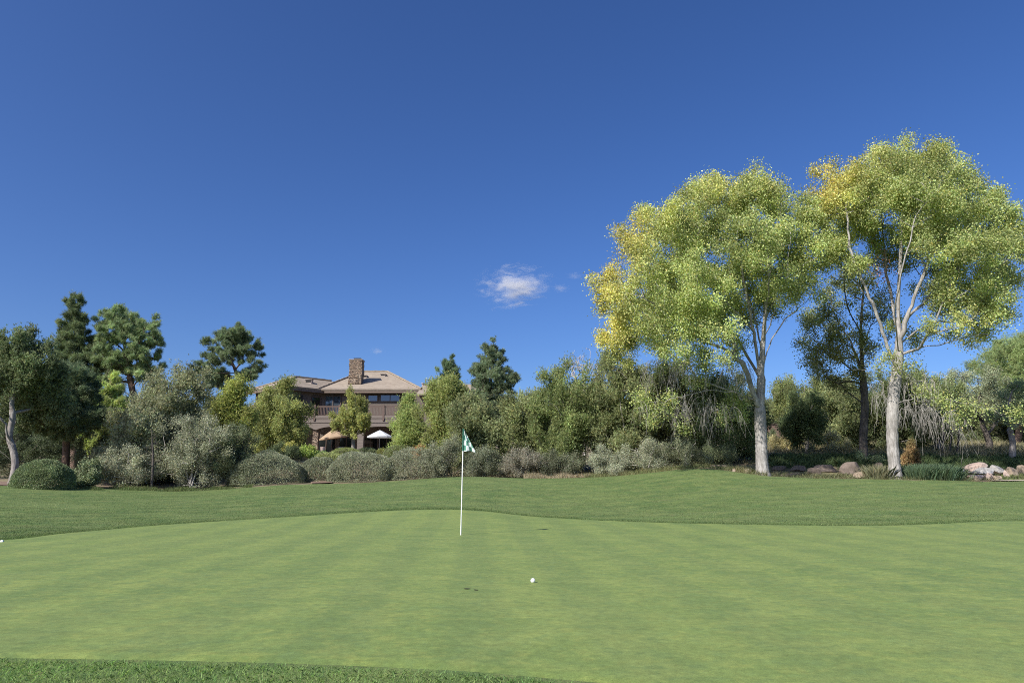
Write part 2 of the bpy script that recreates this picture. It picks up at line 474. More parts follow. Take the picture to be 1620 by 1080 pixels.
# twigs grow in sprays: twigs per spray, length, half width, half height, pull outward, pull upward
TWIGS = {'scale': 1.25, 'needle': 2.6, 'broad': 1.1, 'shrub': 1.1}
SPRAY = {'scale': (5, .70, .12, .12, .45, 1.0), 'needle': (4, .34, .12, .05, 1.0, .25), 'broad': (6, .55, .20, .18, .8, .3), 'shrub': (6, .40, .11, .10, .7, .8)}
def plant(name, label, cat, base, skel, clumps, rng, kind='scale', natt=250, per=40, sig=(.18, .2), L=(.1, .16), W=(.028, .042),
          colr=(.08, .11, .045), alt=None, altf=None, var=.2, bark='bark_grey', rbase=.15, rtip=.008, bf=.35, gap=.0, gscale=1.0, shell=.5, dens=1.7,
          blades=4, spread=.55, group=None, upw=.7, parts=('trunk', 'crown'), filt=None, flare=.22, p=1.8, droop=0.0, spray=None):
    root = empty(name, base, label, cat, group)
    sp = spray or SPRAY[kind]
    if kind in ('shrub', 'scale'): colr = (colr[0]*1.03, colr[1]*.98, colr[2]*.86)
    if kind == 'needle': colr = tuple(x*1.14 for x in colr)
    m_ = max(8, int(natt*TWIGS.get(kind, 1.0)/sp[0]))
    ctr, cu = sample_clumps(clumps, m_, rng, shell, gap, gscale)
    k = np.repeat(np.arange(len(ctr)), sp[0])
    t = rng.uniform(0, 1, len(k))
    sdir = unit(cu*sp[4] + np.array([0, 0, sp[5]]) + rng.normal(0, .22, cu.shape))[k]
    big = min(1.0, max(.25, float(np.ptp(clumps[:, 0]) + np.ptp(clumps[:, 2]))/5.0))
    size = (big*rng.uniform(.65, 1.35, len(ctr)))[k]
    att = ctr[k] + sdir*((t-.35)*sp[1]*size)[:, None] + rng.normal(0, 1, (len(k), 3))*np.array([sp[2], sp[2], sp[3]])*(size*(1.15-.8*t))[:, None]
    u = unit(cu[k] + sdir*.5)
    if filt is not None:
        k = filt(att); att, u = att[k], u[k]
    g = gz(att[:, 0], att[:, 1])
    k = att[:, 2] > g + .08
    att, u = att[k], u[k]
    tree_mesh(parts[0], skel, att, rng, M[bark], root, base, rbase, rtip, bf, flare=flare, p=p)
    per = int(per*dens)
    n = len(att)*per
    a = np.repeat(att, per, 0); uu = np.repeat(u, per, 0)
    axis = unit(uu*.6 + np.array([0, 0, upw]) + rng.normal(0, .25, uu.shape))
    pos = a + axis*rng.uniform(-sig[1]*1.2, sig[1]*1.2, (n, 1)) + rng.normal(0, sig[0], (n, 3))
    g = gz(pos[:, 0], pos[:, 1]); k = pos[:, 2] > g + .02
    pos, axis = pos[k], axis[k]; n = len(pos)
    LL = rng.uniform(*L, n); WW = rng.uniform(*W, n)
    ap = altf(pos, rng) if altf is not None else None
    # neighbouring leaves share a tone: each twig has its own
    tone = np.exp(rng.normal(0, var*.5, len(att)) + np.repeat(rng.normal(0, var*.7, 1+len(att)//sp[0]), sp[0])[:len(att)])
    cols = leafcols(n, colr, rng, var, alt, ap) * (1.0 if kind == 'broad' else 1.2) * np.repeat(tone, per)[k][:, None]
    if kind == 'broad':
        dd = unit(rng.normal(size=(n, 3)) + np.array([0, 0, -.55 - droop]) + axis*.3)
        V, I, c_, C = kites(pos, dd, LL, WW, cols, rng); mt = M['leaf_broad']
    elif kind == 'shrub':
        dd = unit(rng.normal(size=(n, 3))*.8 + axis)
        V, I, c_, C = kites(pos, dd, LL, WW, cols, rng); mt = M['leaf_shrub']
    else:
        V, I, c_, C = tufts(pos, axis, LL, WW, cols, rng, blades, spread); mt = M['leaf_scale' if kind == 'scale' else 'leaf_needle']
    mesh_np(parts[1], V, I, c_, mt, root, C, org=base)
    return root

def profile_clumps(base, H, R, z0, rng, prof, n=16, tall=1.5):
    """a crown as 3-D clumps round a vertical axis; prof(t) -> radius share"""
    rows = []
    for i in range(n):
        t = (i + .5)/n
        t = t ** .85
        rad_ = max(prof(t), .08)*R
        a = rng.uniform(0, 2*math.pi)
        k = rng.uniform(.35, .68) if t < .9 else .1
        s = rad_*rng.uniform(.42, .6) + .08*R
        rows.append([base[0]+math.cos(a)*rad_*k, base[1]+math.sin(a)*rad_*k, base[2]+z0+t*(H-z0-s*tall*.6), s, s, s*tall, 1])
    # both flanks as seen from every side
    for i in range(8):
        t = rng.uniform(.05, .8); a = i/8*2*math.pi
        rad_ = max(prof(t), .08)*R; s = rad_*.38
        rows.append([base[0]+math.cos(a)*rad_*.66, base[1]+math.sin(a)*rad_*.66, base[2]+z0+t*(H-z0)*.95, s, s, s*tall*1.1, 1])
    return np.array(rows)

PROF = {
    'cone': lambda t: (1-t)**.8*min(1, .55+t*3),
    'flame': lambda t: math.sin(math.pi*min(1, (t*.86+.14)))**.75,
    'round': lambda t: math.sqrt(max(0, 1-(2*t*.93-.86)**2)),
    'egg': lambda t: math.sqrt(max(0, 1-((t-.36)/.64)**2)) if t > .36 else .75+.25*t/.36,
    'dome': lambda t: math.sqrt(max(0, 1-t*t)),
}

def juniper(name, label, px, D, ytop, w, seed, prof='egg', z0=.25, cat='tree', natt=240, per=34, multi=1, lean=0, trunk_h=None, n=18, tall=1.5, **kw):
    rng = np.random.default_rng(seed)
    b = G(px, D, -.05)
    k = pxm(ytop, D)
    H = P(px, ytop, D)[2] - b[2]; R = w/2/k
    cl = profile_clumps(b, H, R, z0*H, rng, PROF[prof], n, tall)
    cl[:, 0] += lean*(cl[:, 2]-b[2])/H
    skel = []
    for q in range(multi):
        a = rng.uniform(0, 6.28); s = .0 if multi == 1 else .25*R
        e = b + np.array([math.cos(a)*s*1.6+lean*.8, math.sin(a)*s*1.6, H*rng.uniform(.75, .9) if q == 0 else H*rng.uniform(.5, .8)])
        s0 = b + (np.array([0, 0, 0]) if q == 0 else np.array([0, 0, .06]))
        m1 = s0*.68+e*.32 + rng.normal(0, .045*H**.5, 3)*np.array([1, 1, 0]); m2 = s0*.35+e*.65 + rng.normal(0, .06*H**.5, 3)*np.array([1, 1, 0])
        skel.append([s0, m1, m2, e])
    kw.setdefault('rbase', .035*H**.9)
    kw.setdefault('rtip', .010)
    return plant(name, label, cat, b, skel, cl, rng, natt=natt, per=per, **kw)

def shrub(name, label, px, D, ytop, w, seed, kind='shrub', natt=170, per=70, colr=(.125, .14, .10), prof='dome', cat='shrub', tall=1.0, L=(.05, .085), W=(.028, .045), sig=(.11, .1), **kw):
    kw.setdefault('bark', 'bark_dark'); kw.setdefault('parts', ('stem', 'foliage')); kw.setdefault('shell', .8)
    kw.setdefault('rbase', .04); kw.setdefault('multi', 3); kw.setdefault('flare', .1); kw.setdefault('z0', .12)
    return juniper(name, label, px, D, ytop, w, seed, prof, cat=cat, natt=natt, per=per, kind=kind, colr=colr, tall=tall, L=L, W=W, sig=sig, **kw)

def dome(name, label, px, D, ytop, w, seed, colr, natt=300, per=80, L=(.035, .06), W=(.022, .036), cat='shrub', rough=.07, **kw):
    """a dense clipped shrub: twigs reach a rounded, slightly lumpy surface"""
    rng = np.random.default_rng(seed)
    b = G(px, D, -.03); H = P(px, ytop, D)[2] - b[2]; R = w/2/pxm(ytop, D)
    root = empty(name, b, label, cat, kw.get('group'))
    o3 = rng.uniform(0, 60, 3)
    def surf(n):
        u = unit(rng.normal(size=(n, 3))); u[:, 2] = np.abs(u[:, 2])*1.0 - .12
        u = unit(u)
        k = np.array([mnoise.noise(Vector(q*1.6+o3)) + .5*mnoise.noise(Vector(q*4+o3)) for q in u])
        e = .62
        q = np.sign(u)*np.abs(u)**.88
        r = (1 + rough*1.6*k)[:, None]
        return b + np.column_stack([q[:, 0]*R, q[:, 1]*R*.9, np.maximum(q[:, 2], -.02)*H])*r, u
    att, u = surf(natt)
    skel = []
    for k in range(4):
        a = k*1.6 + rng.uniform(0, 1); e = b + np.array([math.cos(a)*R*.4, math.sin(a)*R*.4, H*.55])
        s0 = b + np.array([math.cos(a), math.sin(a), 0])*.05
        skel.append([s0, s0*.5+e*.5+np.array([0, 0, .05]), e])
    tree_mesh('stem', skel, b + (att-b)*.93, rng, M['bark_dark'], root, b, .05, .006, .2, flare=.1)
    n = natt*per
    pos, uu = surf(n)
    pos = b + (pos-b)*(1 - np.abs(rng.normal(0, .05, n)))[:, None]
    pos = pos + rng.normal(0, .018, (n, 3))
    k = pos[:, 2] > gz(pos[:, 0], pos[:, 1]) + .01
    pos, uu = pos[k], uu[k]; n = len(pos)
    tone = np.array([mnoise.noise(Vector(q*3.0)) for q in pos])
    colr = (colr[0]*1.03, colr[1]*.98, colr[2]*.86)
    cols = leafcols(n, colr, rng, .2)*1.1*np.exp(tone*.35)[:, None]
    V, I, c_, C = kites(pos, unit(uu*.8 + rng.normal(size=(n, 3))*.75 + np.array([0, 0, .3])), rng.uniform(*L, n), rng.uniform(*W, n), cols, rng)
    mesh_np('foliage', V, I, c_, M['leaf_shrub'], root, C, org=b)
    return root

# ------------------------------------------------------------------ camera, light, sky
cam = bpy.data.cameras.new('camera'); cam_o = bpy.data.objects.new('camera', cam); link(cam_o)
cam.sensor_width = 36; cam.lens = 24; cam.clip_end = 6000; cam.clip_start = .05
cam_o.location = (0, 0, CAMZ); cam_o.rotation_euler = (rad(90) + TH, 0, 0)
sc.camera = cam_o

SUN_EL, SUN_AZ = rad(38), math.atan2(-.70, -.71)
sun = bpy.data.lights.new('sun', 'SUN'); sun_o = bpy.data.objects.new('sun', sun); link(sun_o)
sun.energy = 4.2; sun.angle = rad(.53); sun.color = (1.0, .945, .86)
sd = Vector((math.sin(SUN_AZ)*math.cos(SUN_EL), math.cos(SUN_AZ)*math.cos(SUN_EL), math.sin(SUN_EL)))
sun_o.rotation_euler = sd.to_track_quat('Z', 'Y').to_euler()
sun_o.location = (-20, -20, 30)

wd = bpy.data.worlds.new('World'); sc.world = wd; wd.use_nodes = True
nt = wd.node_tree; bg = nt.nodes['Background']
sky = nt.nodes.new('ShaderNodeTexSky'); sky.sky_type = 'NISHITA'; sky.sun_disc = False
sky.sun_elevation = SUN_EL; sky.sun_rotation = SUN_AZ % (2*math.pi)
sky.altitude = 0; sky.air_density = .8; sky.dust_density = 1.5; sky.ozone_density = 6
hs = nt.nodes.new('ShaderNodeHueSaturation')
hs.inputs['Saturation'].default_value = 1.15; hs.inputs['Hue'].default_value = .51; hs.inputs['Value'].default_value = 1.0
nt.links.new(sky.outputs[0], hs.inputs['Color']); nt.links.new(hs.outputs[0], bg.inputs['Color'])
bg.inputs['Strength'].default_value = .1
sc.view_settings.view_transform = 'Standard'; sc.view_settings.look = 'None'
sc.view_settings.exposure = .6; sc.view_settings.gamma = 1.0
cy = sc.cycles
cy.max_bounces = 7; cy.diffuse_bounces = 5; cy.glossy_bounces = 3; cy.transmission_bounces = 3; cy.transparent_max_bounces = 6
cy.volume_bounces = 2
cy.use_denoising = False; cy.filter_width = 1.0
cy.caustics_reflective = False; cy.caustics_refractive = False

# ------------------------------------------------------------------ ground
def grid_obj(name, X, Y, Z, m, kind='structure', label=None):
    ny, nx = X.shape
    V = np.stack([X, Y, Z], -1).reshape(-1, 3)
    i = np.arange(ny-1)[:, None]*nx; j = np.arange(nx-1)[None]
    I = np.stack([i+j, i+j+1, i+nx+j+1, i+nx+j], -1).reshape(-1)
    o = mesh_np(name, V, I, 4, m, smooth=True)
    o['kind'] = kind
    if label: o['label'] = label
    return o

def axisx():
    a = np.arange(-24, 24.01, .4)
    e = 24 + np.cumsum(1.06**np.arange(1, 46)*.5)
    return np.concatenate([-e[::-1], a, e])

def axisy(y1):
    a = np.concatenate([np.arange(-18, 0, 1.0), np.arange(0, 60, .33)])
    e = 60 + np.cumsum(1.08**np.arange(1, 42)*.6)
    return np.concatenate([a, e])

# soil and dry grass under the trees
m, nt, bs, out = mat('dry_soil')
v = coords(nt); f1 = noise(nt, v, .22, 5, .6); f2 = noise(nt, v, 3.5, 6, .7); f3 = noise(nt, v, .8, 4, .6, .4)
c = mixc(nt, f2, (.13, .085, .06), (.26, .20, .14))
c = mixc(nt, ramp(nt, f3, [(.42, 0), (.6, .8)]), c, (.27, .235, .12))
c = mixc(nt, ramp(nt, f1, [(.48, 0), (.66, .75)]), c, (.10, .12, .045))
nt.links.new(c, bs.inputs['Base Color']); bs.inputs['Roughness'].default_value = .95
bump(nt, f2, .8, .06, bs)
M['soil'] = m
ax = axisx(); ay = axisy(300)
X, Y = np.meshgrid(ax, ay)
Zt = gz(X, Y)
Zt = Zt + .03*np.sin(X*2.1)*np.sin(Y*1.7)*np.clip((Y-36)/3, 0, 1)
grid_obj('ground', X, Y, Zt - .03, M['soil'], label='dry reddish soil and grass under the trees')

# mown lawn
BPX = [-900, -300, 0, 150, 300, 450, 600, 750, 850, 950, 1050, 1120, 1200, 1300, 1420, 1620, 2000, 2600]
BD = [26, 27, 28.2, 29.6, 31.6, 32.6, 33.5, 34.2, 34.3, 34.2, 33.6, 33.0, 31.3, 31.0, 31.0, 31.3, 31.3, 31.3]
def lawn_edge(x):
    px = 810 + F*x/32.0*(CT + .2*ST)
    return np.interp(px, BPX, BD) + .12*np.sin(x*1.7) + .08*np.sin(x*4.1+1)

def turf(name, base, lite, yel, cool, fine, k=1.0, patch=None, strength=.5, dist=.02, stripes=None, rot=0, sheen=.1, streak=.07):
    m, nt, bs, out = mat(name)
    v = coords(nt)
    big = noise(nt, v, .22, 4, .55, .3); mid = noise(nt, coords(nt, (1, 1, 1), (.3, 0, rot)), .9*k, 6, .68, .5)
    sm = noise(nt, coords(nt, (1, 1.15, 1), (0, .4, rot)), 3.6*k, 6, .7, .3); tiny = noise(nt, v, 17, 4, .7); gr = noise(nt, v, fine, 3, .8)
    c = mixc(nt, ramp(nt, mid, [(.41, 0), (.59, 1)]), base, lite)
    c = mixc(nt, ramp(nt, sm, [(.52, 0), (.64, .85)]), c, yel)
    c = mixc(nt, ramp(nt, sm, [(.36, .85), (.48, 0)]), c, cool)
    c = mixc(nt, ramp(nt, big, [(.38, 0), (.66, .45)]), c, lite)
    for f, lo, hi in ((tiny, .80, 1.18), (gr, .70, 1.26)):
        c = mixc(nt, 1.0, c, ramp(nt, f, [(.30, lo), (.70, hi)]), 'MULTIPLY')
    stv = coords(nt, (.45, 1.5, 1), (0, 0, rot*.6)); stn = noise(nt, stv, 2.4*k, 5, .7, .4)
    c = mixc(nt, 1.0, c, ramp(nt, stn, [(.36, 1-streak), (.64, 1+streak*.8)]), 'MULTIPLY')
    if patch:
        vv = coords(nt, (.55, 1.6, 1)); pn = noise(nt, vv, 1.0, 5, .65, .4)
        c = mixc(nt, ramp(nt, pn, [(patch[1], 0), (patch[1]+.12, patch[2])]), c, patch[0])
    if stripes:
        sx = coords(nt, (1, 1, 1), (0, 0, stripes[0]))
        w = nt.nodes.new('ShaderNodeTexWave'); w.wave_type = 'BANDS'; w.bands_direction = 'X'
        w.inputs['Scale'].default_value = stripes[1]; w.inputs['Distortion'].default_value = 1.2; w.inputs['Detail'].default_value = 2; w.inputs['Detail Scale'].default_value = .4
        nt.links.new(sx, w.inputs['Vector'])
        c = mixc(nt, ramp(nt, w.outputs['Fac'], [(.3, 0), (.7, stripes[2])]), c, mixc(nt, 1.0, c, (1.16, 1.13, 1.06), 'MULTIPLY'))
    nt.links.new(c, bs.inputs['Base Color'])
    bs.inputs['Roughness'].default_value = .8; bs.inputs['Specular IOR Level'].default_value = .12
    bs.inputs['Sheen Weight'].default_value = sheen; bs.inputs['Sheen Roughness'].default_value = .5
    bs.inputs['Sheen Tint'].default_value = (.75, .9, .5, 1)
    h = mixc(nt, .5, gr, tiny)
    bump(nt, h, strength, dist, bs)
    return m
M['lawn'] = turf('mown_lawn', (.068, .122, .031), (.130, .176, .054), (.156, .184, .064), (.058, .116, .041), 60, 1.1, patch=((.20, .175, .09), .62, .6), strength=.7, dist=.05, stripes=(rad(64), .30, .8), rot=.5, streak=.17)
M['green'] = turf('putting_turf', (.122, .180, .050), (.172, .222, .064), (.190, .230, .062), (.114, .174, .058), 130, 1.6, patch=((.222, .236, .058), .64, .5), strength=.45, dist=.008, stripes=(rad(-3), .32, .8), rot=-.15)
tt = np.concatenate([np.linspace(0, .5, 40)[:-1], np.linspace(.5, 1, 110)])
ax2 = axisx(); ax2 = ax2[np.abs(ax2) < 75]
Xl = np.tile(ax2, (len(tt), 1)); Bx = lawn_edge(Xl)
Yl = -16 + tt[:, None]*(Bx + 16)
Zl = gz(Xl, Yl) + .004
Zl[-1] -= .09
lawn_o = grid_obj('lawn', Xl, Yl, Zl, M['lawn'], label='mown rough grass mounding up behind the green')

# the putting green: its outline follows the far rim seen in the picture
edge_far = [(0, 855, 13), (100, 846, 14.3), (200, 835.5, 15.9), (350, 824.5, 17.6), (500, 814.5, 19.0), (600, 807.5, 20.0), (660, 804.5, 20.4), (720, 805, 20.4), (780, 809, 20.1), (850, 817, 19.5), (900, 821.5, 19.0),
            (1000, 826, 17.8), (1100, 829, 16.9), (1200, 831, 16.2), (1300, 832, 15.9), (1400, 831.5, 15.9), (1500, 829, 16.5), (1620, 825, 17.3)]
out_pts = [(P(a, b, D)[0], D) for a, b, D in edge_far]
out_pts += [(16.5, 16.2), (18.5, 12.5), (17, 8.5), (12, 5.2), (6.5, 3.9), (3.2, 3.35), (1.4, 3.45)]
out_pts += [(P(900, 1078, 3.77)[0], 3.77), (P(700, 1066, 3.95)[0], 3.95), (P(400, 1052, 4.1)[0], 4.1), (P(0, 1045, 4.2)[0], 4.2)]
out_pts += [(-5.0, 4.3), (-7.5, 4.9), (-10.2, 6.4), (-11.8, 8.9), (-11.6, 11.2)]
op = np.array(out_pts); n_ = len(op)
q = np.vstack([op[-2:], op, op[:3]])
oc = catmull(q, 10)[20:20+10*n_]
def inside_green(x, y):
    x = np.asarray(x); y = np.asarray(y); r = np.zeros(x.shape, bool)
    a = oc; b = np.roll(oc, -1, 0)
    for (x0, y0), (x1, y1) in zip(a, b):
        if y0 == y1: continue
        k = ((y0 > y) != (y1 > y)) & (x < (x1-x0)*(y-y0)/(y1-y0) + x0)
        r ^= k
    return r
cen = np.array([1.5, 10.5])
ts = np.linspace(0, 1, 60)[1:]
ring = cen + (oc[None]-cen)*ts[:, None, None]
gv = np.vstack([cen[None], ring.reshape(-1, 2)])
zz = gz(gv[:, 0], gv[:, 1]) + .016
zz[-len(oc):] -= .03
nr = len(oc)
I3 = np.stack([np.zeros(nr, int), 1+np.arange(nr), 1+(np.arange(nr)+1) % nr], 1)
rr_ = np.arange(58)[:, None]*nr + 1; jj = np.arange(nr)[None]; j2 = (jj+1) % nr
I4 = np.stack([rr_+jj, rr_+nr+jj, rr_+nr+j2, rr_+j2], -1).reshape(-1, 4)
go = mesh_np('putting_green', np.column_stack([gv, zz]), np.concatenate([I3.ravel(), I4.ravel()]),
             np.concatenate([np.full(len(I3), 3), np.full(len(I4), 4)]), M['green'], smooth=True)
bm_fix = go.data
if bm_fix.polygons[5].normal.z < 0: bm_fix.flip_normals()
go['kind'] = 'structure'; go['label'] = 'closely mown pale putting green with a curved rim'

# ------------------------------------------------------------------ grass blades (stuff)
def blades(name, label, pts, H, W, cols, rng, lean=.5, m='grass_blade', sink=.01, curl=0.0):
    n = len(pts)
    z = gz(pts[:, 0], pts[:, 1]) - sink
    p = np.column_stack([pts, z])
    d = unit(np.column_stack([rng.normal(0, lean, n), rng.normal(0, lean, n), np.ones(n)]))
    a = rng.uniform(0, 6.28, n); s = np.column_stack([np.cos(a), np.sin(a), np.zeros(n)])
    Hh = H[:, None]; Ww = W[:, None]
    mid = p + d*Hh*.55; tip = p + d*Hh + np.column_stack([d[:, :2], np.zeros(n)])*Hh*curl - np.array([0, 0, 1])*Hh*curl*.3
    V = np.stack([p - s*Ww*.5, p + s*Ww*.5, mid + s*Ww*.4, tip, mid - s*Ww*.4], 1).reshape(-1, 3)
    o = mesh_np(name, V, np.arange(5*n), 5, M[m], None, np.repeat(cols, 5, 0))
    o['kind'] = 'stuff'; o['label'] = label
    return o
rng = np.random.default_rng(7)
# the longer fringe in front of the camera
n = 230000
x = rng.uniform(-5.2, 4.2, n); y = rng.uniform(2.9, 4.75, n)
k = ~inside_green(x, y + rng.normal(0, .025, n)) & (np.abs(x) < y*1.05)
x, y = x[k], y[k]; n = len(x)
tone = np.array([mnoise.noise(Vector((a*2.2, b*2.2, 0))) for a, b in zip(x, y)])
cols = leafcols(n, (.086, .150, .037), rng, .22, (.128, .178, .050), tone*1.2+.2)
blades('fringe_grass', 'longer dark green fringe grass along the near rim of the green', np.column_stack([x, y]), rng.uniform(.022, .05, n), rng.uniform(.002, .004, n), cols, rng, .8, curl=.3)

# the mown rough itself, blade by blade where the view sees it
rng = np.random.default_rng(12)
n = 620000
u_ = rng.uniform(0, 1, n); y = 12.0*(34.6/12.0)**u_; x = rng.uniform(-.86, .86, n)*y
k = (y < lawn_edge(x) - .05) & ~inside_green(x, y)
x, y = x[k], y[k]; n = len(x)
tone = np.array([mnoise.noise(Vector((a*.5, b*1.3, 3.3))) + .6*mnoise.noise(Vector((a*1.6, b*4.0, 7.7))) for a, b in zip(x, y)])
band = np.array([mnoise.noise(Vector((a*.22 - b*.25, b*.9 + a*.12, 1.1))) for a, b in zip(x, y)])
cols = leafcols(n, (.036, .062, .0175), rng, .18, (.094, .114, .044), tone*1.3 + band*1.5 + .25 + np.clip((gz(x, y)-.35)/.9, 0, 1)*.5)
stk = np.array([mnoise.noise(Vector((a*.30 + b*.08, b*1.1 - a*.10, 5.5))) + .7*mnoise.noise(Vector((a*.75 - b*.2, b*2.6, 9.1))) for a, b in zip(x, y)])
cols = cols*1.12*np.exp(.6*stk)[:, None]
dry = np.clip(np.array([mnoise.noise(Vector((a*.4, b*.9, 14.2))) for a, b in zip(x, y)])*3 - .75, 0, 1)[:, None]
cols = cols*(1-dry*.6) + np.array([.30, .285, .16])*dry*.6
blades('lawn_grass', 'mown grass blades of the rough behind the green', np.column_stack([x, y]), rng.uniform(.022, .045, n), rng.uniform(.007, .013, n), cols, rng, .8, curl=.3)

# a lip of slightly longer grass right round the green
rng = np.random.default_rng(8)
k = rng.integers(0, len(oc), 110000); nx = np.roll(oc, -1, 0)
t = rng.uniform(0, 1, len(k))[:, None]
e = oc[k]*(1-t) + nx[k]*t
tg = unit(nx[k]-oc[k]); nrm = np.column_stack([tg[:, 1], -tg[:, 0]])
sg = np.where(inside_green(e[:, 0]+nrm[:, 0]*.05, e[:, 1]+nrm[:, 1]*.05), -1, 1)[:, None]
pp = e + nrm*sg*np.abs(rng.normal(0, .28, len(k)))[:, None] + rng.normal(0, .012, (len(k), 2))
pp = pp[(pp[:, 1] > 4.8)]
n = len(pp)
cols = leafcols(n, (.052, .085, .024), rng, .22, (.078, .105, .034), rng.uniform(-.3, 1, n))
blades('collar_grass', 'band of slightly longer grass round the rim of the green', pp, rng.uniform(.02, .05, n), rng.uniform(.004, .008, n), cols, rng, .7, curl=.3)

def strip(name, label, pxs, Ds, n, H, W, base, alt, seed, lean=.3, curl=.3, clump=1.2, thr=-.2):
    rng = np.random.default_rng(seed)
    px = rng.uniform(pxs[0], pxs[1], n*2); D = rng.uniform(Ds[0], Ds[1], n*2)
    x = (px-810)/F*D/(CT+.2*ST)
    tone = np.array([mnoise.noise(Vector((a*clump, b*clump, seed))) for a, b in zip(x, D)])
    k = tone > thr
    x, D, tone = x[k][:n], D[k][:n], tone[k][:n]; n = len(x)
    cols = leafcols(n, base, rng, .22, alt, tone*1.3+.3)
    h = rng.uniform(*H, n)*np.clip(.75+tone, .45, 1.4)
    return blades(name, label, np.column_stack([x, D]), h, rng.uniform(*W, n), cols, rng, lean, curl=curl)
def edge_strip(name, label, pxs, off, n, H, W, base, alt, seed, **kw):
    rng = np.random.default_rng(seed)
    px = rng.uniform(pxs[0], pxs[1], n)
    x = (px-810)/F*32/(CT+.2*ST)
    D = lawn_edge(x) + rng.uniform(off[0], off[1], n)
    x = x*D/32
    tone = np.array([mnoise.noise(Vector((a*1.3, b*1.3, seed))) for a, b in zip(x, D)])
    k = tone > kw.get('thr', -.25)
    x, D, tone = x[k], D[k], tone[k]; n = len(x)
    cols = leafcols(n, base, rng, .22, alt, tone*1.3+.3)
    return blades(name, label, np.column_stack([x, D]), rng.uniform(*H, n)*np.clip(.7+tone, .4, 1.4), rng.uniform(*W, n), cols, rng, kw.get('lean', .3), curl=.3)

# ------------------------------------------------------------------ clouds: small volumes high up and far away
def cloud(px, py, wpx, hpx, dens, seed, label):
    D = 1500.0
    c = P(px, py, D); k = pxm(py, D)
    mc = bpy.data.materials.new('cloud_vapour'); mc.use_nodes = True
    nt = mc.node_tree; nt.nodes.remove(nt.nodes['Principled BSDF']); out = nt.nodes['Material Output']
    vol = nt.nodes.new('ShaderNodeVolumePrincipled')
    vol.inputs['Color'].default_value = (1, 1, 1, 1); vol.inputs['Anisotropy'].default_value = .1
    tc = nt.nodes.new('ShaderNodeTexCoord')
    mp = nt.nodes.new('ShaderNodeMapping'); mp.inputs['Scale'].default_value = (1.3, 1.3, 1.9); mp.inputs['Location'].default_value = (seed, seed*1.7, 0)
    mp.inputs['Rotation'].default_value = (0, rad(-14), 0)
    nt.links.new(tc.outputs['Object'], mp.inputs[0])
    nz = noise(nt, mp.outputs[0], 1.9, 7, .62, .9)
    ln = nt.nodes.new('ShaderNodeVectorMath'); ln.operation = 'LENGTH'; nt.links.new(tc.outputs['Object'], ln.inputs[0])
    fall = ramp(nt, ln.outputs['Value'], [(.1, 1), (.97, 0)])
    m1 = nt.nodes.new('ShaderNodeMath'); m1.operation = 'MULTIPLY_ADD'
    nt.links.new(fall, m1.inputs[0]); m1.inputs[1].default_value = .34; m1.inputs[2].default_value = -.34
    m2 = nt.nodes.new('ShaderNodeMath'); m2.operation = 'ADD'; nt.links.new(nz, m2.inputs[0]); nt.links.new(m1.outputs[0], m2.inputs[1])
    r = ramp(nt, m2.outputs[0], [(.34, 0), (.55, 1)])
    m3 = nt.nodes.new('ShaderNodeMath'); m3.operation = 'MULTIPLY'; nt.links.new(r, m3.inputs[0]); m3.inputs[1].default_value = dens
    nt.links.new(m3.outputs[0], vol.inputs['Density']); nt.links.new(vol.outputs[0], out.inputs['Volume'])
    mb = bpy.data.meshes.new('cloud')
    import bmesh
    b = bmesh.new(); bmesh.ops.create_icosphere(b, subdivisions=3, radius=1.0)
    b.to_mesh(mb); b.free(); mb.materials.append(mc)
    o = link(bpy.data.objects.new('cloud', mb))
    o.location = c; o.scale = (wpx/2/k, wpx/2/k*.5, hpx/2/k)
    o['kind'] = 'stuff'; o['label'] = label
    return o
cloud(813, 453, 165, 92, .05, 3.1, 'ragged white streaky cloud alone in the middle of the blue sky')
cloud(887, 456, 44, 22, .03, 1.7, 'small wisp of cloud right of the main cloud')
cloud(909, 436, 44, 20, .018, 5.2, 'faint wisp of cloud close to the yellowing cottonwood')
cloud(596, 555, 36, 18, .035, 6.4, 'faint tiny wisp of cloud above the chimney')

# ------------------------------------------------------------------ the house
def siding(name, c, step=.2, dark=.78):
    m, nt, bs, out = mat(name)
    v = coords(nt)
    w = nt.nodes.new('ShaderNodeTexWave'); w.wave_type = 'BANDS'; w.bands_direction = 'Z'; w.wave_profile = 'SAW'
    w.inputs['Scale'].default_value = 2*math.pi/step/20*1.0
    nt.links.new(v, w.inputs['Vector'])
    f = noise(nt, coords(nt, (1, 1, 6)), 2.5, 4)
    cc = mixc(nt, f, tuple(x*.85 for x in c), tuple(x*1.15 for x in c))
    cc = mixc(nt, ramp(nt, w.outputs['Fac'], [(.0, 1), (.12, 0)]), cc, tuple(x*dark for x in c))
    nt.links.new(cc, bs.inputs['Base Color']); bs.inputs['Roughness'].default_value = .8
    bump(nt, w.outputs['Fac'], .8, .02, bs)
    return m
M['siding'] = siding('brown_siding', (.142, .116, .098))
M['deckboard'] = siding('deck_skirt_boards', (.192, .160, .138), .26, .6)
M['trim'] = plain('brown_trim', (.105, .072, .054), .6, .12)
M['fascia'] = plain('fascia_paint', (.17, .125, .095), .6, .1)
M['dark'] = plain('dark_interior', (.02, .018, .016), .8)
M['wood_rail'] = plain('railing_wood', (.115, .075, .060), .65, .2)
M['metal_grey'] = plain('grey_metal', (.25, .25, .25), .4, .1, metal=.6)
M['pvc'] = plain('pipe_paint', (.36, .30, .26), .6, .1)
M['concrete'] = plain('patio_concrete', (.33, .27, .22), .85, .15)

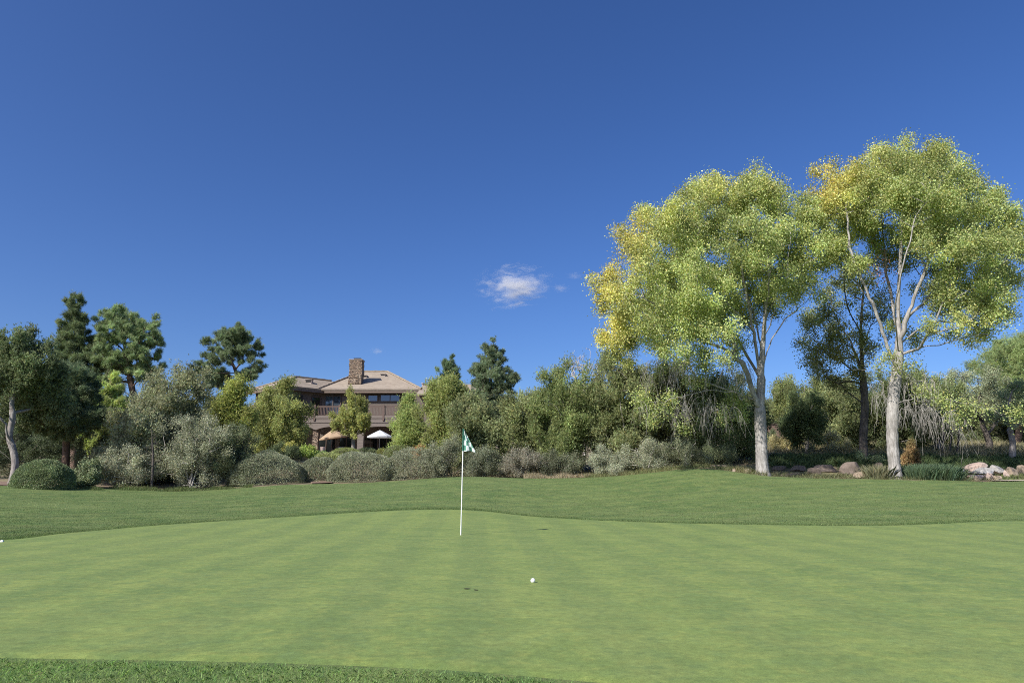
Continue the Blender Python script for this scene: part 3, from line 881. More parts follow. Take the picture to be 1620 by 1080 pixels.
m, nt, bs, out = mat('window_glass')
bs.inputs['Base Color'].default_value = (.10, .13, .17, 1); bs.inputs['Metallic'].default_value = .55
bs.inputs['Roughness'].default_value = .04
f = noise(nt, coords(nt), 1.2, 2); bump(nt, f, .06, .02, bs)
M['glass'] = m
m, nt, bs, out = mat('dark_glass')
bs.inputs['Base Color'].default_value = (.012, .014, .016, 1); bs.inputs['Roughness'].default_value = .06
f = noise(nt, coords(nt), 1.2, 2); bump(nt, f, .06, .02, bs)
M['darkglass'] = m

m, nt, bs, out = mat('roof_tile')
v = coords(nt)
w = nt.nodes.new('ShaderNodeTexWave'); w.wave_type = 'BANDS'; w.bands_direction = 'Z'; w.wave_profile = 'SAW'
w.inputs['Scale'].default_value = 2*math.pi/.125/20
nt.links.new(v, w.inputs['Vector'])
vo = nt.nodes.new('ShaderNodeTexVoronoi'); vo.inputs['Scale'].default_value = 1.0
nt.links.new(coords(nt, (3.2, 3.2, 8.0)), vo.inputs['Vector'])
c = mixc(nt, vo.outputs['Color'], (.262, .214, .162), (.37, .31, .24))
f = noise(nt, v, .5, 4)
c = mixc(nt, ramp(nt, f, [(.4, 0), (.7, .4)]), c, (.30, .26, .22))
c = mixc(nt, ramp(nt, w.outputs['Fac'], [(0, 1), (.2, 0)]), c, (.12, .09, .07))
nt.links.new(c, bs.inputs['Base Color']); bs.inputs['Roughness'].default_value = .85
bump(nt, w.outputs['Fac'], 1.0, .05, bs)
M['tile'] = m

def stone(name, scale, pal, mortar=(.09, .07, .055), mw=.05):
    m, nt, bs, out = mat(name)
    v = coords(nt, (1, 1, 1.9))
    vo = nt.nodes.new('ShaderNodeTexVoronoi'); vo.inputs['Scale'].default_value = scale
    nt.links.new(v, vo.inputs['Vector'])
    ve = nt.nodes.new('ShaderNodeTexVoronoi'); ve.feature = 'DISTANCE_TO_EDGE'; ve.inputs['Scale'].default_value = scale
    nt.links.new(v, ve.inputs['Vector'])
    sx = nt.nodes.new('ShaderNodeSeparateColor'); nt.links.new(vo.outputs['Color'], sx.inputs[0])
    c = ramp(nt, sx.outputs[0], [(i/(len(pal)-1), p) for i, p in enumerate(pal)])
    f = noise(nt, coords(nt), 9, 5)
    c = mixc(nt, f, mixc(nt, 1.0, c, (.75, .75, .75), 'MULTIPLY'), c)
    e = ramp(nt, ve.outputs['Distance'], [(mw*.5, 0), (mw*1.6, 1)])
    c = mixc(nt, e, mortar, c)
    nt.links.new(c, bs.inputs['Base Color']); bs.inputs['Roughness'].default_value = .9
    bump(nt, e, 1.0, .06, bs)
    return m
M['stone'] = stone('rubble_stone', 4.2, [(.19, .13, .09), (.36, .27, .185), (.28, .195, .135), (.44, .35, .26), (.15, .105, .08)])

ZE = 9.72                     # eave height
ZP = 2.88                     # patio level
ZD = ZY(657.5, 62.0)          # deck floor
ZB = ZY(676.5, 62.0)          # bottom of the deck skirt
hb = np.array([-15.0, 66.0, 2.6])
house = empty('house', hb, 'brown two storey house with tiled hip roof, stone chimney and long upper deck', 'house')
def hpart(mb, name, m, parent=None, smooth=False):
    if parent is None:
        return mb.build(name, m, house, hb, smooth)
    return mb.build(name, m, parent, hb, smooth)
A_ = np.array([.7071, .7071]); B_ = np.array([-.7071, .7071])
E0 = np.array([-21.4, 62.0])                 # front eave corner of the turned wing
W0 = E0 + (A_ + B_)*.75                      # its wall corner
tA = (66.0 - W0[1])/A_[1]
W1 = W0 + A_*tA                              # inner corner with the main wall
XR = -9.3                                    # right end of the main wall
# walls
mb = MB()
mb.wallseg(W0, W1, ZP-.4, ZE-.02, .3)
mb.wallseg(W0 + B_*5.4, W0 + B_*.0 + A_*.0, ZP-.4, ZE-.02, .3)
mb.box(W1[0]+.02, XR, 66.0, 66.3, ZP-.4, ZE-.02)
mb.box(XR-.3, XR, 66.3, 79, ZP-.4, ZE-.02)
mb.wallseg(W0 + B_*5.4 + A_*10, W0 + B_*5.4, ZP-.4, ZE-.02, .3)
hpart(mb, 'wall', M['siding'])
# main roof
Rz = 12.5
FL, FR, BR, BL = np.array([-18.6, 65.1, ZE]), np.array([-8.7, 65.1, ZE]), np.array([-7.6, 79.5, ZE]), np.array([-23.5, 79.5, ZE])
RL, RR = np.array([-15.9, 72.0, Rz]), np.array([-13.3, 72.0, Rz])
mb = MB(); t_ = .16
mb.slab([FL, FR, RR, RL], t_); mb.slab([FR, BR, RR], t_); mb.slab([BR, BL, RL, RR], t_); mb.slab([BL, FL, RL], t_)
roof = hpart(mb, 'roof', M['tile']); roof['label'] = 'broad tiled hip roof over the main block'
# wing roof
wz = 11.15; half = 3.45
def w3(a, b, z): q = E0 + A_*a + B_*b; return np.array([q[0], q[1], z])
mb = MB()
La = 9.5
mb.slab([w3(0, 0, ZE+.006), w3(La, 0, ZE+.006), w3(La, half, wz), w3(half, half, wz)], t_)
mb.slab([w3(0, 2*half, ZE+.006), w3(0, 0, ZE+.006), w3(half, half, wz)], t_)
mb.slab([w3(La, 2*half, ZE+.006), w3(0, 2*half, ZE+.006), w3(half, half, wz), w3(La, half, wz)], t_)
wroof = hpart(mb, 'roof', M['tile']); wroof['label'] = 'hip roof of the turned end wing'
# ridge and hip caps
def capline(a, b, r=.11):
    a = np.array(a, float); b = np.array(b, float)
    n = max(3, int(np.linalg.norm(b-a)/.4))
    pts = np.array([a + (b-a)*i/n for i in range(n+1)]); pts[:, 2] += .03 + .025*(np.arange(n+1) % 2)
    return pts
mb = MB()
for a, b in ((RL, RR), (RL, FL), (RR, FR), (RR, BR), (RL, BL)): mb.tube(capline(a, b), .11, 6)
hpart(mb, 'ridge_cap', M['tile'], roof)
mb = MB()
for a, b in ((w3(half, half, wz), w3(7.4, half, wz)), (w3(half, half, wz), w3(0, 0, ZE)), (w3(half, half, wz), w3(0, 2*half, ZE))): mb.tube(capline(a, b), .11, 6)
hpart(mb, 'ridge_cap', M['tile'], wroof)
# fascia boards under the eaves
mb = MB()
mb.box(-18.0, -8.72, 65.13, 65.2, ZE-.36, ZE-.12); mb.box(-8.80, -8.72, 65.2, 79, ZE-.36, ZE-.12)
mb.wallseg(E0 + A_*.04 + B_*.04, E0 + A_*4.75 + B_*.04, ZE-.36, ZE-.12, .07)
mb.wallseg(E0 + B_*6.85 + A_*.04, E0 + B_*.12 + A_*.04, ZE-.36, ZE-.12, .07)
hpart(mb, 'fascia', M['fascia'])
# soffit
mb = MB()
mb.box(-17.5, -8.85, 65.2, 66.0, ZE-.30, ZE-.27)
hpart(mb, 'soffit', M['trim'])
# chimney
cx0, cx1 = P(551.5, 600, 66.8)[0], P(571.6, 600, 66.8)[0]
zt = ZY(569.5, 66.8)
mb = MB()
rngc = np.random.default_rng(3)
nz_ = 13
zs = np.linspace(ZP-.2, zt, nz_+22)
for k in range(len(zs)-1):
    j = rngc.uniform(-.035, .035, 4)
    mb.box(cx0+j[0], cx1+j[1], 66.75+j[2], 67.9+j[3], zs[k] + (.002 if k else 0), zs[k+1])
ch = hpart(mb, 'chimney', M['stone'])
mb = MB(); mb.box(cx0-.05, cx1+.05, 66.7, 67.95, zt+.003, zt+.09)
hpart(mb, 'chimney_crown', M['concrete'], ch)
mb = MB(); mc_ = (cx0+cx1)/2 + .08
for dx in (-.26, .26):
    for dy in (-.22, .22): mb.box(mc_+dx-.025, mc_+dx+.025, 67.3+dy-.025, 67.3+dy+.025, zt+.093, zt+.2)
mb.box(mc_-.36, mc_+.36, 66.98, 67.62, zt+.2, zt+.25)
hpart(mb, 'chimney_cap', M['dark'], ch)
# roof vents and pipes
def on_main(D): return ZE + (Rz-ZE)*(D-65.1)/(72-65.1)
def vent(px, D, w, h, z, parent, m='pvc', lab=None):
    x = P(px, 600, D)[0]
    mb = MB()
    mb.box(x-w/2, x+w/2, D-.25, D+.35, z-.15, z+h)
    mb.box(x-w/2-.05, x+w/2+.05, D-.32, D+.4, z+h, z+h+.05)
    o = hpart(mb, 'roof_vent', M[m], parent)
    mb2 = MB(); mb2.box(x-w/2+.05, x+w/2-.05, D-.27, D-.253, z-.0, z+h-.04)
    hpart(mb2, 'louvre', M['dark'], o)
# on the wing's right slope
xv = P(489, 604, 66.2)[0]
bq = (np.array([xv, 66.2]) - E0) @ B_
vent(489, 66.2, .62, .26, ZE + (wz-ZE)*max(0.1, bq)/half, wroof)
vent(577, 69.6, .42, .16, on_main(69.6), roof)
vent(606, 70.2, .5, .16, on_main(70.2), roof)
for px, D, h, z in ((669, 67.5, .55, 10.0), (678.5, 69, .5, 10.0), (441, 66.2, .35, 9.95)):
    x = P(px, 600, D)[0]
    mb = MB(); mb.tube([(x, D, z-.6), (x, D, z+h)], .09, 10)
    mb.tube([(x, D, z+h+.003), (x, D, z+h+.1)], .14, 10)
    hpart(mb, 'vent_pipe', M['pvc'], roof if px > 500 else wroof)
# lower roof and wall at the right end, mostly behind the juniper
mb = MB()
z0_, z1_ = 9.0, 10.6
mb.slab([(-8.9, 63.2, z0_), (-2.5, 63.2, z0_), (-2.5, 68, z1_), (-8.9, 68, z1_)], .15)
mb.slab([(-2.5, 72.8, z0_), (-8.9, 72.8, z0_), (-8.9, 68, z1_), (-2.5, 68, z1_)], .15)
lr = hpart(mb, 'roof', M['tile']); lr['label'] = 'lower tiled roof of the right end'
mb = MB(); mb.box(-9.25, -3.2, 64.0, 64.3, ZP-.4, z0_+.1); mb.box(-3.5, -3.2, 64.3, 72, ZP-.4, z0_+.1)
hpart(mb, 'wall', M['siding'])
# low entry roof at the left end
xl0, xl1 = P(384, 650, 66)[0], P(409, 650, 66)[0]
mb = MB()
zl0, zl1 = ZY(657, 66), ZY(636, 67.5)
mb.slab([(xl0-1.6, 65, zl0-.4), (xl1, 65, zl0), (xl1, 68.5, zl1), (xl0, 68.5, zl1-.1)], .14)
l2 = hpart(mb, 'roof', M['tile']); l2['label'] = 'small low tiled roof at the left end'
mb = MB(); mb.box(xl0-1.2, xl1-.1, 66.2, 66.5, ZP-.4, zl0+.05)
hpart(mb, 'wall', M['siding'])

# windows and doors
def window(x0, x1, z0, z1, y, nsplit=1, glass='glass', name='window', depth=.09, bar=.07):
    mb = MB()
    mb.box(x0-bar, x1+bar, y-depth, y-.004, z1, z1+bar); mb.box(x0-bar, x1+bar, y-depth, y-.004, z0-bar, z0)
    xs = np.linspace(x0, x1, nsplit+1)
    for k, xx in enumerate(xs):
        a = bar if k in (0,) else bar*.5
        if k == 0: mb.box(x0-bar, x0, y-depth, y-.004, z0, z1)
        elif k == nsplit: mb.box(x1, x1+bar, y-depth, y-.004, z0, z1)
        else: mb.box(xx-bar*.5, xx+bar*.5, y-depth, y-.004, z0, z1)
    o = hpart(mb, name, M['trim'])
    g = MB()
    for k in range(nsplit):
        l = bar*.5 if k else 0; r = bar*.5 if k < nsplit-1 else 0
        g.box(xs[k]+l+.002, xs[k+1]-r-.002, y-depth*.55, y-.006, z0+.002, z1-.002)
    hpart(g, 'pane', M[glass], o)
    return o
def X66(px): return P(px, 630, 66)[0]
window(X66(515.5), X66(539), ZD+.08, ZY(626.8, 66), 66, 2, name='sliding_door')
window(X66(583), X66(597), ZY(634.2, 66), ZY(625.6, 66), 66, 1)
window(X66(602.5), X66(632), ZY(634.2, 66), ZY(625, 66), 66, 2)
window(X66(640), X66(653), ZY(634.2, 66), ZY(625, 66), 66, 1)
# ground floor openings in the shade of the deck
for a, b, n in ((506, 534, 2), (541, 562, 2), (579, 600, 2), (604, 624, 2)):
    window(X66(a), X66(b), ZP+.1, ZP+2.25, 66, n, 'darkglass', 'patio_door')
# on the turned wall: a door and a wall lamp; a window on the left end wall
def wing_box(mb, t0, t1, z0, z1, d0, d1):
    """box on the turned wall, t along it, d out of it"""
    nrm = -B_
    q = [W0+A_*t0+nrm*d0, W0+A_*t1+nrm*d0, W0+A_*t1+nrm*d1, W0+A_*t0+nrm*d1]
    mb.add([(*p, z0) for p in q] + [(*p, z1) for p in q], [(0,1,2,3),(4,7,6,5),(0,4,5,1),(1,5,6,2),(2,6,7,3),(3,7,4,0)])
mb = MB()
wing_box(mb, 3.05, 3.12, ZD+.06, ZD+2.2, .003, .06); wing_box(mb, 3.93, 4.0, ZD+.06, ZD+2.2, .003, .06); wing_box(mb, 3.12, 3.93, ZD+2.1, ZD+2.2, .003, .06)
dr = hpart(mb, 'door', M['trim'])
mb = MB(); wing_box(mb, 3.13, 3.92, ZD+.06, ZD+2.09, .004, .035); hpart(mb, 'pane', M['darkglass'], dr)
mb = MB(); wing_box(mb, 1.75, 2.05, ZD+1.45, ZD+2.05, .003, .16); wing_box(mb, 1.70, 2.10, ZD+2.055, ZD+2.1, .003, .2)
hpart(mb, 'wall_lamp', M['dark'])
mb = MB()
q0 = W0 + B_*1.2; q1 = W0 + B_*4.6
mb.wallseg(q1 - A_*.02, q0 - A_*.02, ZD+.4, ZD+1.9, -.06)
wn = hpart(mb, 'window', M['trim'])
mb = MB(); mb.wallseg(q1 - A_*.085 - B_*.1, q0 - A_*.085 + B_*.1, ZD+.5, ZD+1.8, -.02); hpart(mb, 'pane', M['glass'], wn)

# deck
DX0, DX1, DF = P(469, 655, 62)[0], -8.6, 62.0
mb = MB()
mb.add([(DX0, DF, ZD-.16), (DX1, DF, ZD-.16), (DX1, 65.98, ZD-.16), (W1[0], 65.98, ZD-.16), (DX0, DF+1.4, ZD-.16), (DX0, DF, ZD), (DX1, DF, ZD), (DX1, 65.98, ZD), (W1[0], 65.98, ZD), (DX0, DF+1.4, ZD)],
       [(4,3,2,1,0), (5,6,7,8,9), (0,1,6,5), (1,2,7,6), (2,3,8,7), (3,4,9,8), (4,0,5,9)])
hpart(mb, 'deck_floor', M['deckboard'])
# skirt with shallow arches between the pillars
pill = [(493.6, 502.5), (565, 574.6), (634, 643)]
px_ = [P((a+b)/2, 690, 62)[0] for a, b in pill]
def arch(x):
    xs = [DX0-1.2] + px_ + [DX1+1.0]
    for a, b in zip(xs, xs[1:]):
        if a <= x <= b:
            u = (x-a)/(b-a)*2-1
            return .34*(1-abs(u)**3.0)
    return 0
xs = np.linspace(DX0, DX1, 60)
V = []; 
for yy in (DF, DF+.2):
    for x in xs: V.append((x, yy, ZB - .22 + arch(x)))
    for x in xs: V.append((x, yy, ZD-.165))
n = len(xs); Fq = []
for i in range(n-1):
    Fq += [(i, i+1, n+i+1, n+i), (2*n+i+1, 2*n+i, 3*n+i, 3*n+i+1), (i+1, i, 2*n+i, 2*n+i+1), (n+i, n+i+1, 3*n+i+1, 3*n+i)]
Fq += [(0, n, 3*n, 2*n), (n-1, 3*n-1, 4*n-1, 2*n-1)]
mb = MB(); mb.add(V, Fq)
mb.box(DX0-.02, DX1+.02, DF-.06, DF-.004, ZD-.22, ZD+.02)
mb.box(DX0-.0, DX1+.0, DF-.05, DF-.004, ZD-.62, ZD-.56)
mb.wallseg((DX0+.15, DF+1.5), (DX0+.15, DF+.205), ZB-.1, ZD-.17, .15)
hpart(mb, 'deck_skirt', M['deckboard'])
# railing
ZR = ZY(641.3, 62)
mb = MB()
mb.box(DX0, DX1, DF+.03, DF+.15, ZR-.05, ZR); mb.box(DX0, DX1, DF+.06, DF+.12, ZR-.16, ZR-.11); mb.box(DX0, DX1, DF+.06, DF+.12, ZD+.08, ZD+.13)
x = DX0 + .1
while x < DX1-.05:
    mb.box(x-.022, x+.022, DF+.068, DF+.112, ZD+.13, ZR-.16); x += .135
hpart(mb, 'railing', M['wood_rail'])
for px in (471, 498, 537, 570, 607, 640):
    x = P(px, 650, 62)[0]
    mb = MB(); mb.box(x-.075, x+.075, DF-.09, DF+.03-.002, ZD-.45, ZR+.06)
    hpart(mb, 'railing_post', M['wood_rail'])
for k, (a, b) in enumerate(pill):
    x0, x1 = P(a, 690, 62.1)[0], P(b, 690, 62.1)[0]
    mb = MB()
    if k == 1:
        mb.box(x0, x1, DF+.22, DF+.75, ZP-.3, ZB+.2); o = hpart(mb, 'pillar', M['deckboard'])
        mb = MB(); mb.box(x0-.08, x1+.08, DF+.14, DF+.83, ZP-.3, ZP+.75); o2 = hpart(mb, 'pillar_base', M['stone'], o)
    else:
        rr = np.random.default_rng(k); zz_ = np.linspace(ZP-.3, ZB+.25, 14)
        for i in range(13):
            j = rr.uniform(-.03, .03, 3); mb.box(x0+j[0], x1+j[1], DF+.215+abs(j[2]), DF+.75, zz_[i]+.002, zz_[i+1])
        o = hpart(mb, 'pillar', M['stone']); o['label'] = 'stone clad pillar under the deck'
# patio slab
mb = MB(); mb.box(-21.5, -3, 55.5, 66.0, 2.3, ZP)
po = mb.build('patio', M['concrete']); po['kind'] = 'structure'; po['label'] = 'shaded patio under and before the deck'

# ------------------------------------------------------------------ parasols and patio furniture
def cloth(name, c):
    m, nt, bs, out = mat(name)
    f = noise(nt, coords(nt), 30, 3)
    nt.links.new(mixc(nt, f, tuple(x*.93 for x in c), c), bs.inputs['Base Color']); bs.inputs['Roughness'].default_value = .85
    tr = nt.nodes.new('ShaderNodeBsdfTranslucent'); tr.inputs['Color'].default_value = (*c, 1)
    mx = nt.nodes.new('ShaderNodeMixShader'); mx.inputs[0].default_value = .25
    nt.links.new(bs.outputs[0], mx.inputs[1]); nt.links.new(tr.outputs[0], mx.inputs[2]); nt.links.new(mx.outputs[0], out.inputs['Surface'])
    return m
M['cloth_white'] = cloth('white_canvas', (.80, .84, .84)); M['cloth_tan'] = cloth('tan_canvas', (.52, .375, .24))
def parasol(px, pyt, pyr, wpx, D, m, label, tilt=(0, 0)):
    apex = P(px, pyt, D); R = wpx/2/pxm(pyr, D); drop = apex[2] - ZY(pyr, D)
    base = np.array([apex[0], D, ZP])
    o = empty('parasol', base, label, 'parasol', 'parasols on the patio')
    n = 8; V = [(0, 0, 0)]; 
    for k in range(1, 5):
        for i in range(n*3):
            a = i/(n*3)*2*math.pi
            edge = 1 - .07*(1-abs(math.cos(a*n/2)))     # cloth pulled in between the ribs
            r = R*k/4*edge
            sag = .10*R*math.sin(math.pi*k/4)*(1-abs(math.cos(a*n/2)))
            V.append((r*math.cos(a), r*math.sin(a), -drop*(k/4)**1.08 - sag*.5))
    m3 = n*3; Fq = [(0, 1+i, 1+(i+1) % m3) for i in range(m3)]
    for k in range(3):
        for i in range(m3):
            a = 1+k*m3+i; b = 1+k*m3+(i+1) % m3
            Fq.append((a, a+m3, b+m3, b))
    for i in range(m3):      # valance
        a = 1+3*m3+i; V.append((V[a][0]*1.005, V[a][1]*1.005, V[a][2]-.11))
    for i in range(m3):
        a = 1+3*m3+i; b = 1+3*m3+(i+1) % m3
        Fq.append((a, a+m3, b+m3, b))
    from mathutils import Euler
    e = Euler((rad(tilt[0]), rad(tilt[1]), 0)).to_matrix()
    W = [tuple(e @ Vector(v)) for v in V]
    h = apex[2]-ZP
    mb = MB(); mb.add([(a, b, c+h) for a, b, c in W], Fq)
    can = mb.build('canopy', m, o)
    for p in can.data.polygons: p.use_smooth = False
    mb = MB(); tip = e @ Vector((0, 0, -.05)); mb.tube([(0, 0, .05), (0, 0, h*.62), (tip.x*.6, tip.y*.6, h-.06)], .025, 8); mb.build('pole', M['metal_grey'] if m is M['cloth_white'] else M['wood_rail'], o)
    mb = MB()
    for i in range(n):
        a = i/n*2*math.pi
        p0 = e @ Vector((0, 0, -.06)); p1 = e @ Vector((R*.97*math.cos(a), R*.97*math.sin(a), -drop*.98-.03))
        mb.tube([(p0.x, p0.y, p0.z+h), (p1.x, p1.y, p1.z+h)], .012, 5)
    mb.build('rib', M['metal_grey'], o)
    mb = MB(); mb.tube([(0, 0, .0), (0, 0, .07), (0, 0, .09)], np.array([.28, .26, .04]), 16); mb.build('base', M['dark'], o)
    return o
parasol(601, 680, 690, 39.5, 59.5, M['cloth_white'], 'open white parasol under the right side of the deck')
parasol(526, 679.5, 691.5, 45, 59, M['cloth_tan'], 'open tan parasol tilted toward the left, beside the stone pillar', (4, -8))

M['seat_pink'] = plain('chair_cushion', (.38, .30, .27), .9, .15)
def chair(px, D, rz, label):
    b = np.array([P(px, 700, D)[0], D, ZP+.0])
    o = empty('patio_chair', b, label, 'chair', 'patio chairs by the tan parasol'); o.rotation_euler = (0, 0, rz)
    MB().box(-.26, .26, -.25, .25, .40, .50).build('seat', M['seat_pink'], o)
    mb = MB(); mb.add([(-.26, .22, .503), (.26, .22, .503), (.26, .30, .503), (-.26, .30, .503), (-.25, .34, 1.0), (.25, .34, 1.0), (.25, .40, 1.0), (-.25, .40, 1.0)],
                      [(0,3,2,1),(4,5,6,7),(0,1,5,4),(1,2,6,5),(2,3,7,6),(3,0,4,7)])
    mb.build('backrest', M['seat_pink'], o)
    for sx in (-1, 1):
        for sy in (-1, 1):
            MB().tube([(sx*.24, sy*.23, 0), (sx*.23, sy*.22, .398)], .018, 6).build('leg', M['dark'], o)
        MB().tube([(sx*.29, -.22, .42), (sx*.29, -.20, .64), (sx*.29, .1, .66), (sx*.28, .32, .66)], .02, 6).build('armrest', M['dark'], o)
chair(516, 58.2, 2.6, 'cushioned patio chair left of the tan parasol pole')
chair(537, 58.0, 3.9, 'cushioned patio chair right of the tan parasol pole')
# covered grill under the right end of the deck
gb = np.array([P(627, 700, 60.5)[0], 60.5, ZP])
mg = plain('grill_cover', (.075, .075, .08), .75, .2, 2.0)
g = empty('covered_grill', gb, 'grill under a dark fitted cover beside the white parasol', 'grill')
mb = MB()
pr = [(-.75, .35), (.75, .35), (.78, .0), (.78, -.35), (-.75, -.35)]
V = []; lv = [(0, 1.0), (.75, .97), (.95, .9), (1.15, .62), (1.22, .3)]
for z, s in lv:
    for i in range(20):
        a = i/20*2*math.pi; cxx, cyy = math.cos(a), math.sin(a)
        V.append((math.copysign(abs(cxx)**.4, cxx)*.78*(1-.25*(1-s)), math.copysign(abs(cyy)**.4, cyy)*.36*s, z + .12*cxx*(z > .8)))
Fq = [(k*20+i, k*20+(i+1) % 20, (k+1)*20+(i+1) % 20, (k+1)*20+i) for k in range(4) for i in range(20)] + [tuple(range(80, 100))]
mb.add(V, Fq); mb.build('cover', mg, g, smooth=True)
for sx in (-.6, .6):
    MB().tube([(sx-.03, 0, .07), (sx+.03, 0, .07)], .07, 12).build('wheel', M['dark'], g)

# ------------------------------------------------------------------ golf flag, balls, leaves
fb = P(729, 850, 13.4)
fbz = float(gz(fb[0], 13.4)) + .012
ft = P(733.2, 678, 13.4)
flag = empty('golf_flag', (fb[0], 13.4, fbz), 'white flagstick with a limp green and white checked flag on the green', 'golf flag')
mw = plain('flagstick_white', (.82, .82, .80), .4, .04)
top = np.array([ft[0]-fb[0], 0, ft[2]-fbz])
MB().tube([(0, 0, -.1), (0, 0, 0), tuple(top*.5), tuple(top)], .0105, 10).build('pole', mw, flag)
m, nt, bs, out = mat('checked_flag_cloth')
at = nt.nodes.new('ShaderNodeAttribute'); at.attribute_name = 'col'; at.attribute_type = 'GEOMETRY'
ck = nt.nodes.new('ShaderNodeTexChecker'); ck.inputs['Scale'].default_value = 1.0
ck.inputs['Color1'].default_value = (.10, .27, .20, 1); ck.inputs['Color2'].default_value = (.80, .84, .83, 1)
nt.links.new(at.outputs['Vector'], ck.inputs['Vector'])
nt.links.new(ck.outputs[0], bs.inputs['Base Color']); bs.inputs['Roughness'].default_value = .6
M['flagcloth'] = m
nu, nv = 30, 24
Hf = P(734, 679, 13.4)[2] - P(734, 714, 13.4)[2]
V = np.zeros((nv, nu, 3)); C = np.zeros((nv, nu, 3))
for j in range(nv):
    for i in range(nu):
        u, v_ = i/(nu-1), j/(nv-1)           # u away from the pole, v down
        wd_ = (.012 + .225*v_**1.05)         # the limp cloth falls into a narrow triangle
        x = .008 + wd_*u
        fold = .035*math.sin(u*9.0 + v_*2.0)*(.35+.65*v_)*min(1, u*4) + .02*math.sin(u*19+1)*v_*u
        z = -Hf*(v_*(1-.04*u) ) - .02*u*v_*math.cos(u*7) - .015*u
        V[j, i] = (x + .0, fold, z)
        C[j, i] = ((u*4.2*(.35+.65*v_)+.02) + 10, v_*4.2 - u*.5 + 10.02, .5)
V += np.array([top[0], 0, top[2]-.008])
i = np.arange(nv-1)[:, None]*nu; j = np.arange(nu-1)[None]
I = np.stack([i+j, i+j+1, i+nu+j+1, i+nu+j], -1).reshape(-1)
mesh_np('flag_cloth', V.reshape(-1, 3), I, 4, m, flag, C.reshape(-1, 3), smooth=True)
mgn = plain('green_sleeve', (.02, .12, .08), .6, .1)
MB().tube([(top[0]*.80, 0, top[2]-Hf), tuple(top+np.array([0, 0, .004]))], .0145, 10).build('sleeve', mgn, flag)
# the cup in the green
mcup = plain('cup_liner', (.55, .56, .55), .5, .1)
mb = MB(); ring_ = [(.054*math.cos(a), .054*math.sin(a)) for a in np.linspace(0, 2*math.pi, 24, endpoint=False)]
V = [(x, y, .003) for x, y in ring_] + [(x*.95, y*.95, .003) for x, y in ring_] + [(x*.95, y*.95, -.08) for x, y in ring_]
n = 24
mb.add(V, [(i, (i+1) % n, n+(i+1) % n, n+i) for i in range(n)] + [(n+i, n+(i+1) % n, 2*n+(i+1) % n, 2*n+i) for i in range(n)])
mb.build('cup', mcup, flag)

def golf_ball(px, D, label, r=.0215, z_extra=0.0):
    import bmesh
    bm = bmesh.new(); bmesh.ops.create_icosphere(bm, subdivisions=5, radius=1.0)
    v = np.array([q.co for q in bm.verts])
    kk = np.arange(330); ph = np.arccos(1-2*(kk+.5)/330); th = math.pi*(1+5**.5)*kk
    f = np.column_stack([np.cos(th)*np.sin(ph), np.sin(th)*np.sin(ph), np.cos(ph)])
    ang = np.arccos(np.clip((v @ f.T).max(1), -1, 1))
    d = np.clip(1-(ang/.085)**2, 0, 1)*.014
    for q, s in zip(bm.verts, 1-d): q.co = q.co*float(s)*r
    me = bpy.data.meshes.new('golf_ball'); bm.to_mesh(me); bm.free()
    for p in me.polygons: p.use_smooth = True
    me.materials.append(M['ball'])
    o = link(bpy.data.objects.new('golf_ball', me))
    x = P(px, 900, D)[0]
    o.location = (x, D, float(gz(x, D)) + .016 + r - .002 + z_extra)
    return tag(o, label, 'golf ball')
M['ball'] = plain('ball_white', (.85, .85, .84), .28, .02)
yb = 7.15
golf_ball(843, yb, 'white golf ball lying on the putting green right of the flagstick', .0235)

# a white and grey marker block at the far left on the fringe
mk = np.array([P(4.3, 847, 12.55)[0], 12.55, 0]); mk[2] = float(gz(mk[0], mk[1])) + .0
mm = plain('marker_paint', (.72, .74, .74), .5, .2, 20)
mb = MB()
Vm = [(-.05, -.04, 0), (.055, -.04, 0), (.05, .04, 0), (-.045, .04, 0), (-.028, -.018, .055), (.012, -.015, .068), (.01, .018, .066), (-.022, .02, .055)]
mb.add(Vm, [(0,3,2,1),(4,5,6,7),(0,1,5,4),(1,2,6,5),(2,3,7,6),(3,0,4,7)])
o = mb.build('tee_marker', mm); o.location = mk; o.scale = (.8, .8, .8)
import bmesh as _bm
b_ = _bm.new(); b_.from_mesh(o.data); _bm.ops.bevel(b_, geom=b_.edges[:], offset=.008, segments=2, affect='EDGES'); b_.to_mesh(o.data); b_.free()
tag(o, 'small white and grey marker block on the lawn at the far left', 'marker')

mlf = plain('dry_leaf', (.018, .012, .008), .8, .3, 30)
def dry_leaf(px, py, D, s, rz, label):
    x = P(px, py, D)[0]
    V, Fq = [], []
    for i in range(7):
        t = i/6; w = math.sin(math.pi*min(.98, t*.92+.05))*.33*s
        for sgn in (-1, 0, 1): V.append(((t-.5)*s, sgn*w, .010*s*10*(abs(sgn)*.35+.25*(2*t-1)**2)))
    for i in range(6):
        for k in range(2): Fq.append((i*3+k, i*3+3+k, i*3+4+k, i*3+1+k))
    mb = MB(); mb.add(V, Fq); o = mb.build('fallen_leaf', mlf, smooth=True)
    o.location = (x, D, float(gz(x, D)) + .018); o.rotation_euler = (.05, .05, rz)
    md = o.modifiers.new('thick', 'SOLIDIFY'); md.thickness = .0012
    return tag(o, label, 'leaf')
dry_leaf(739, 935, 6.75, .062, .25, 'larger curled dark dead leaf on the green below the flagstick')
dry_leaf(753, 937.5, 6.68, .045, -.5, 'smaller dark dead leaf on the green, on the ball side of the larger one')

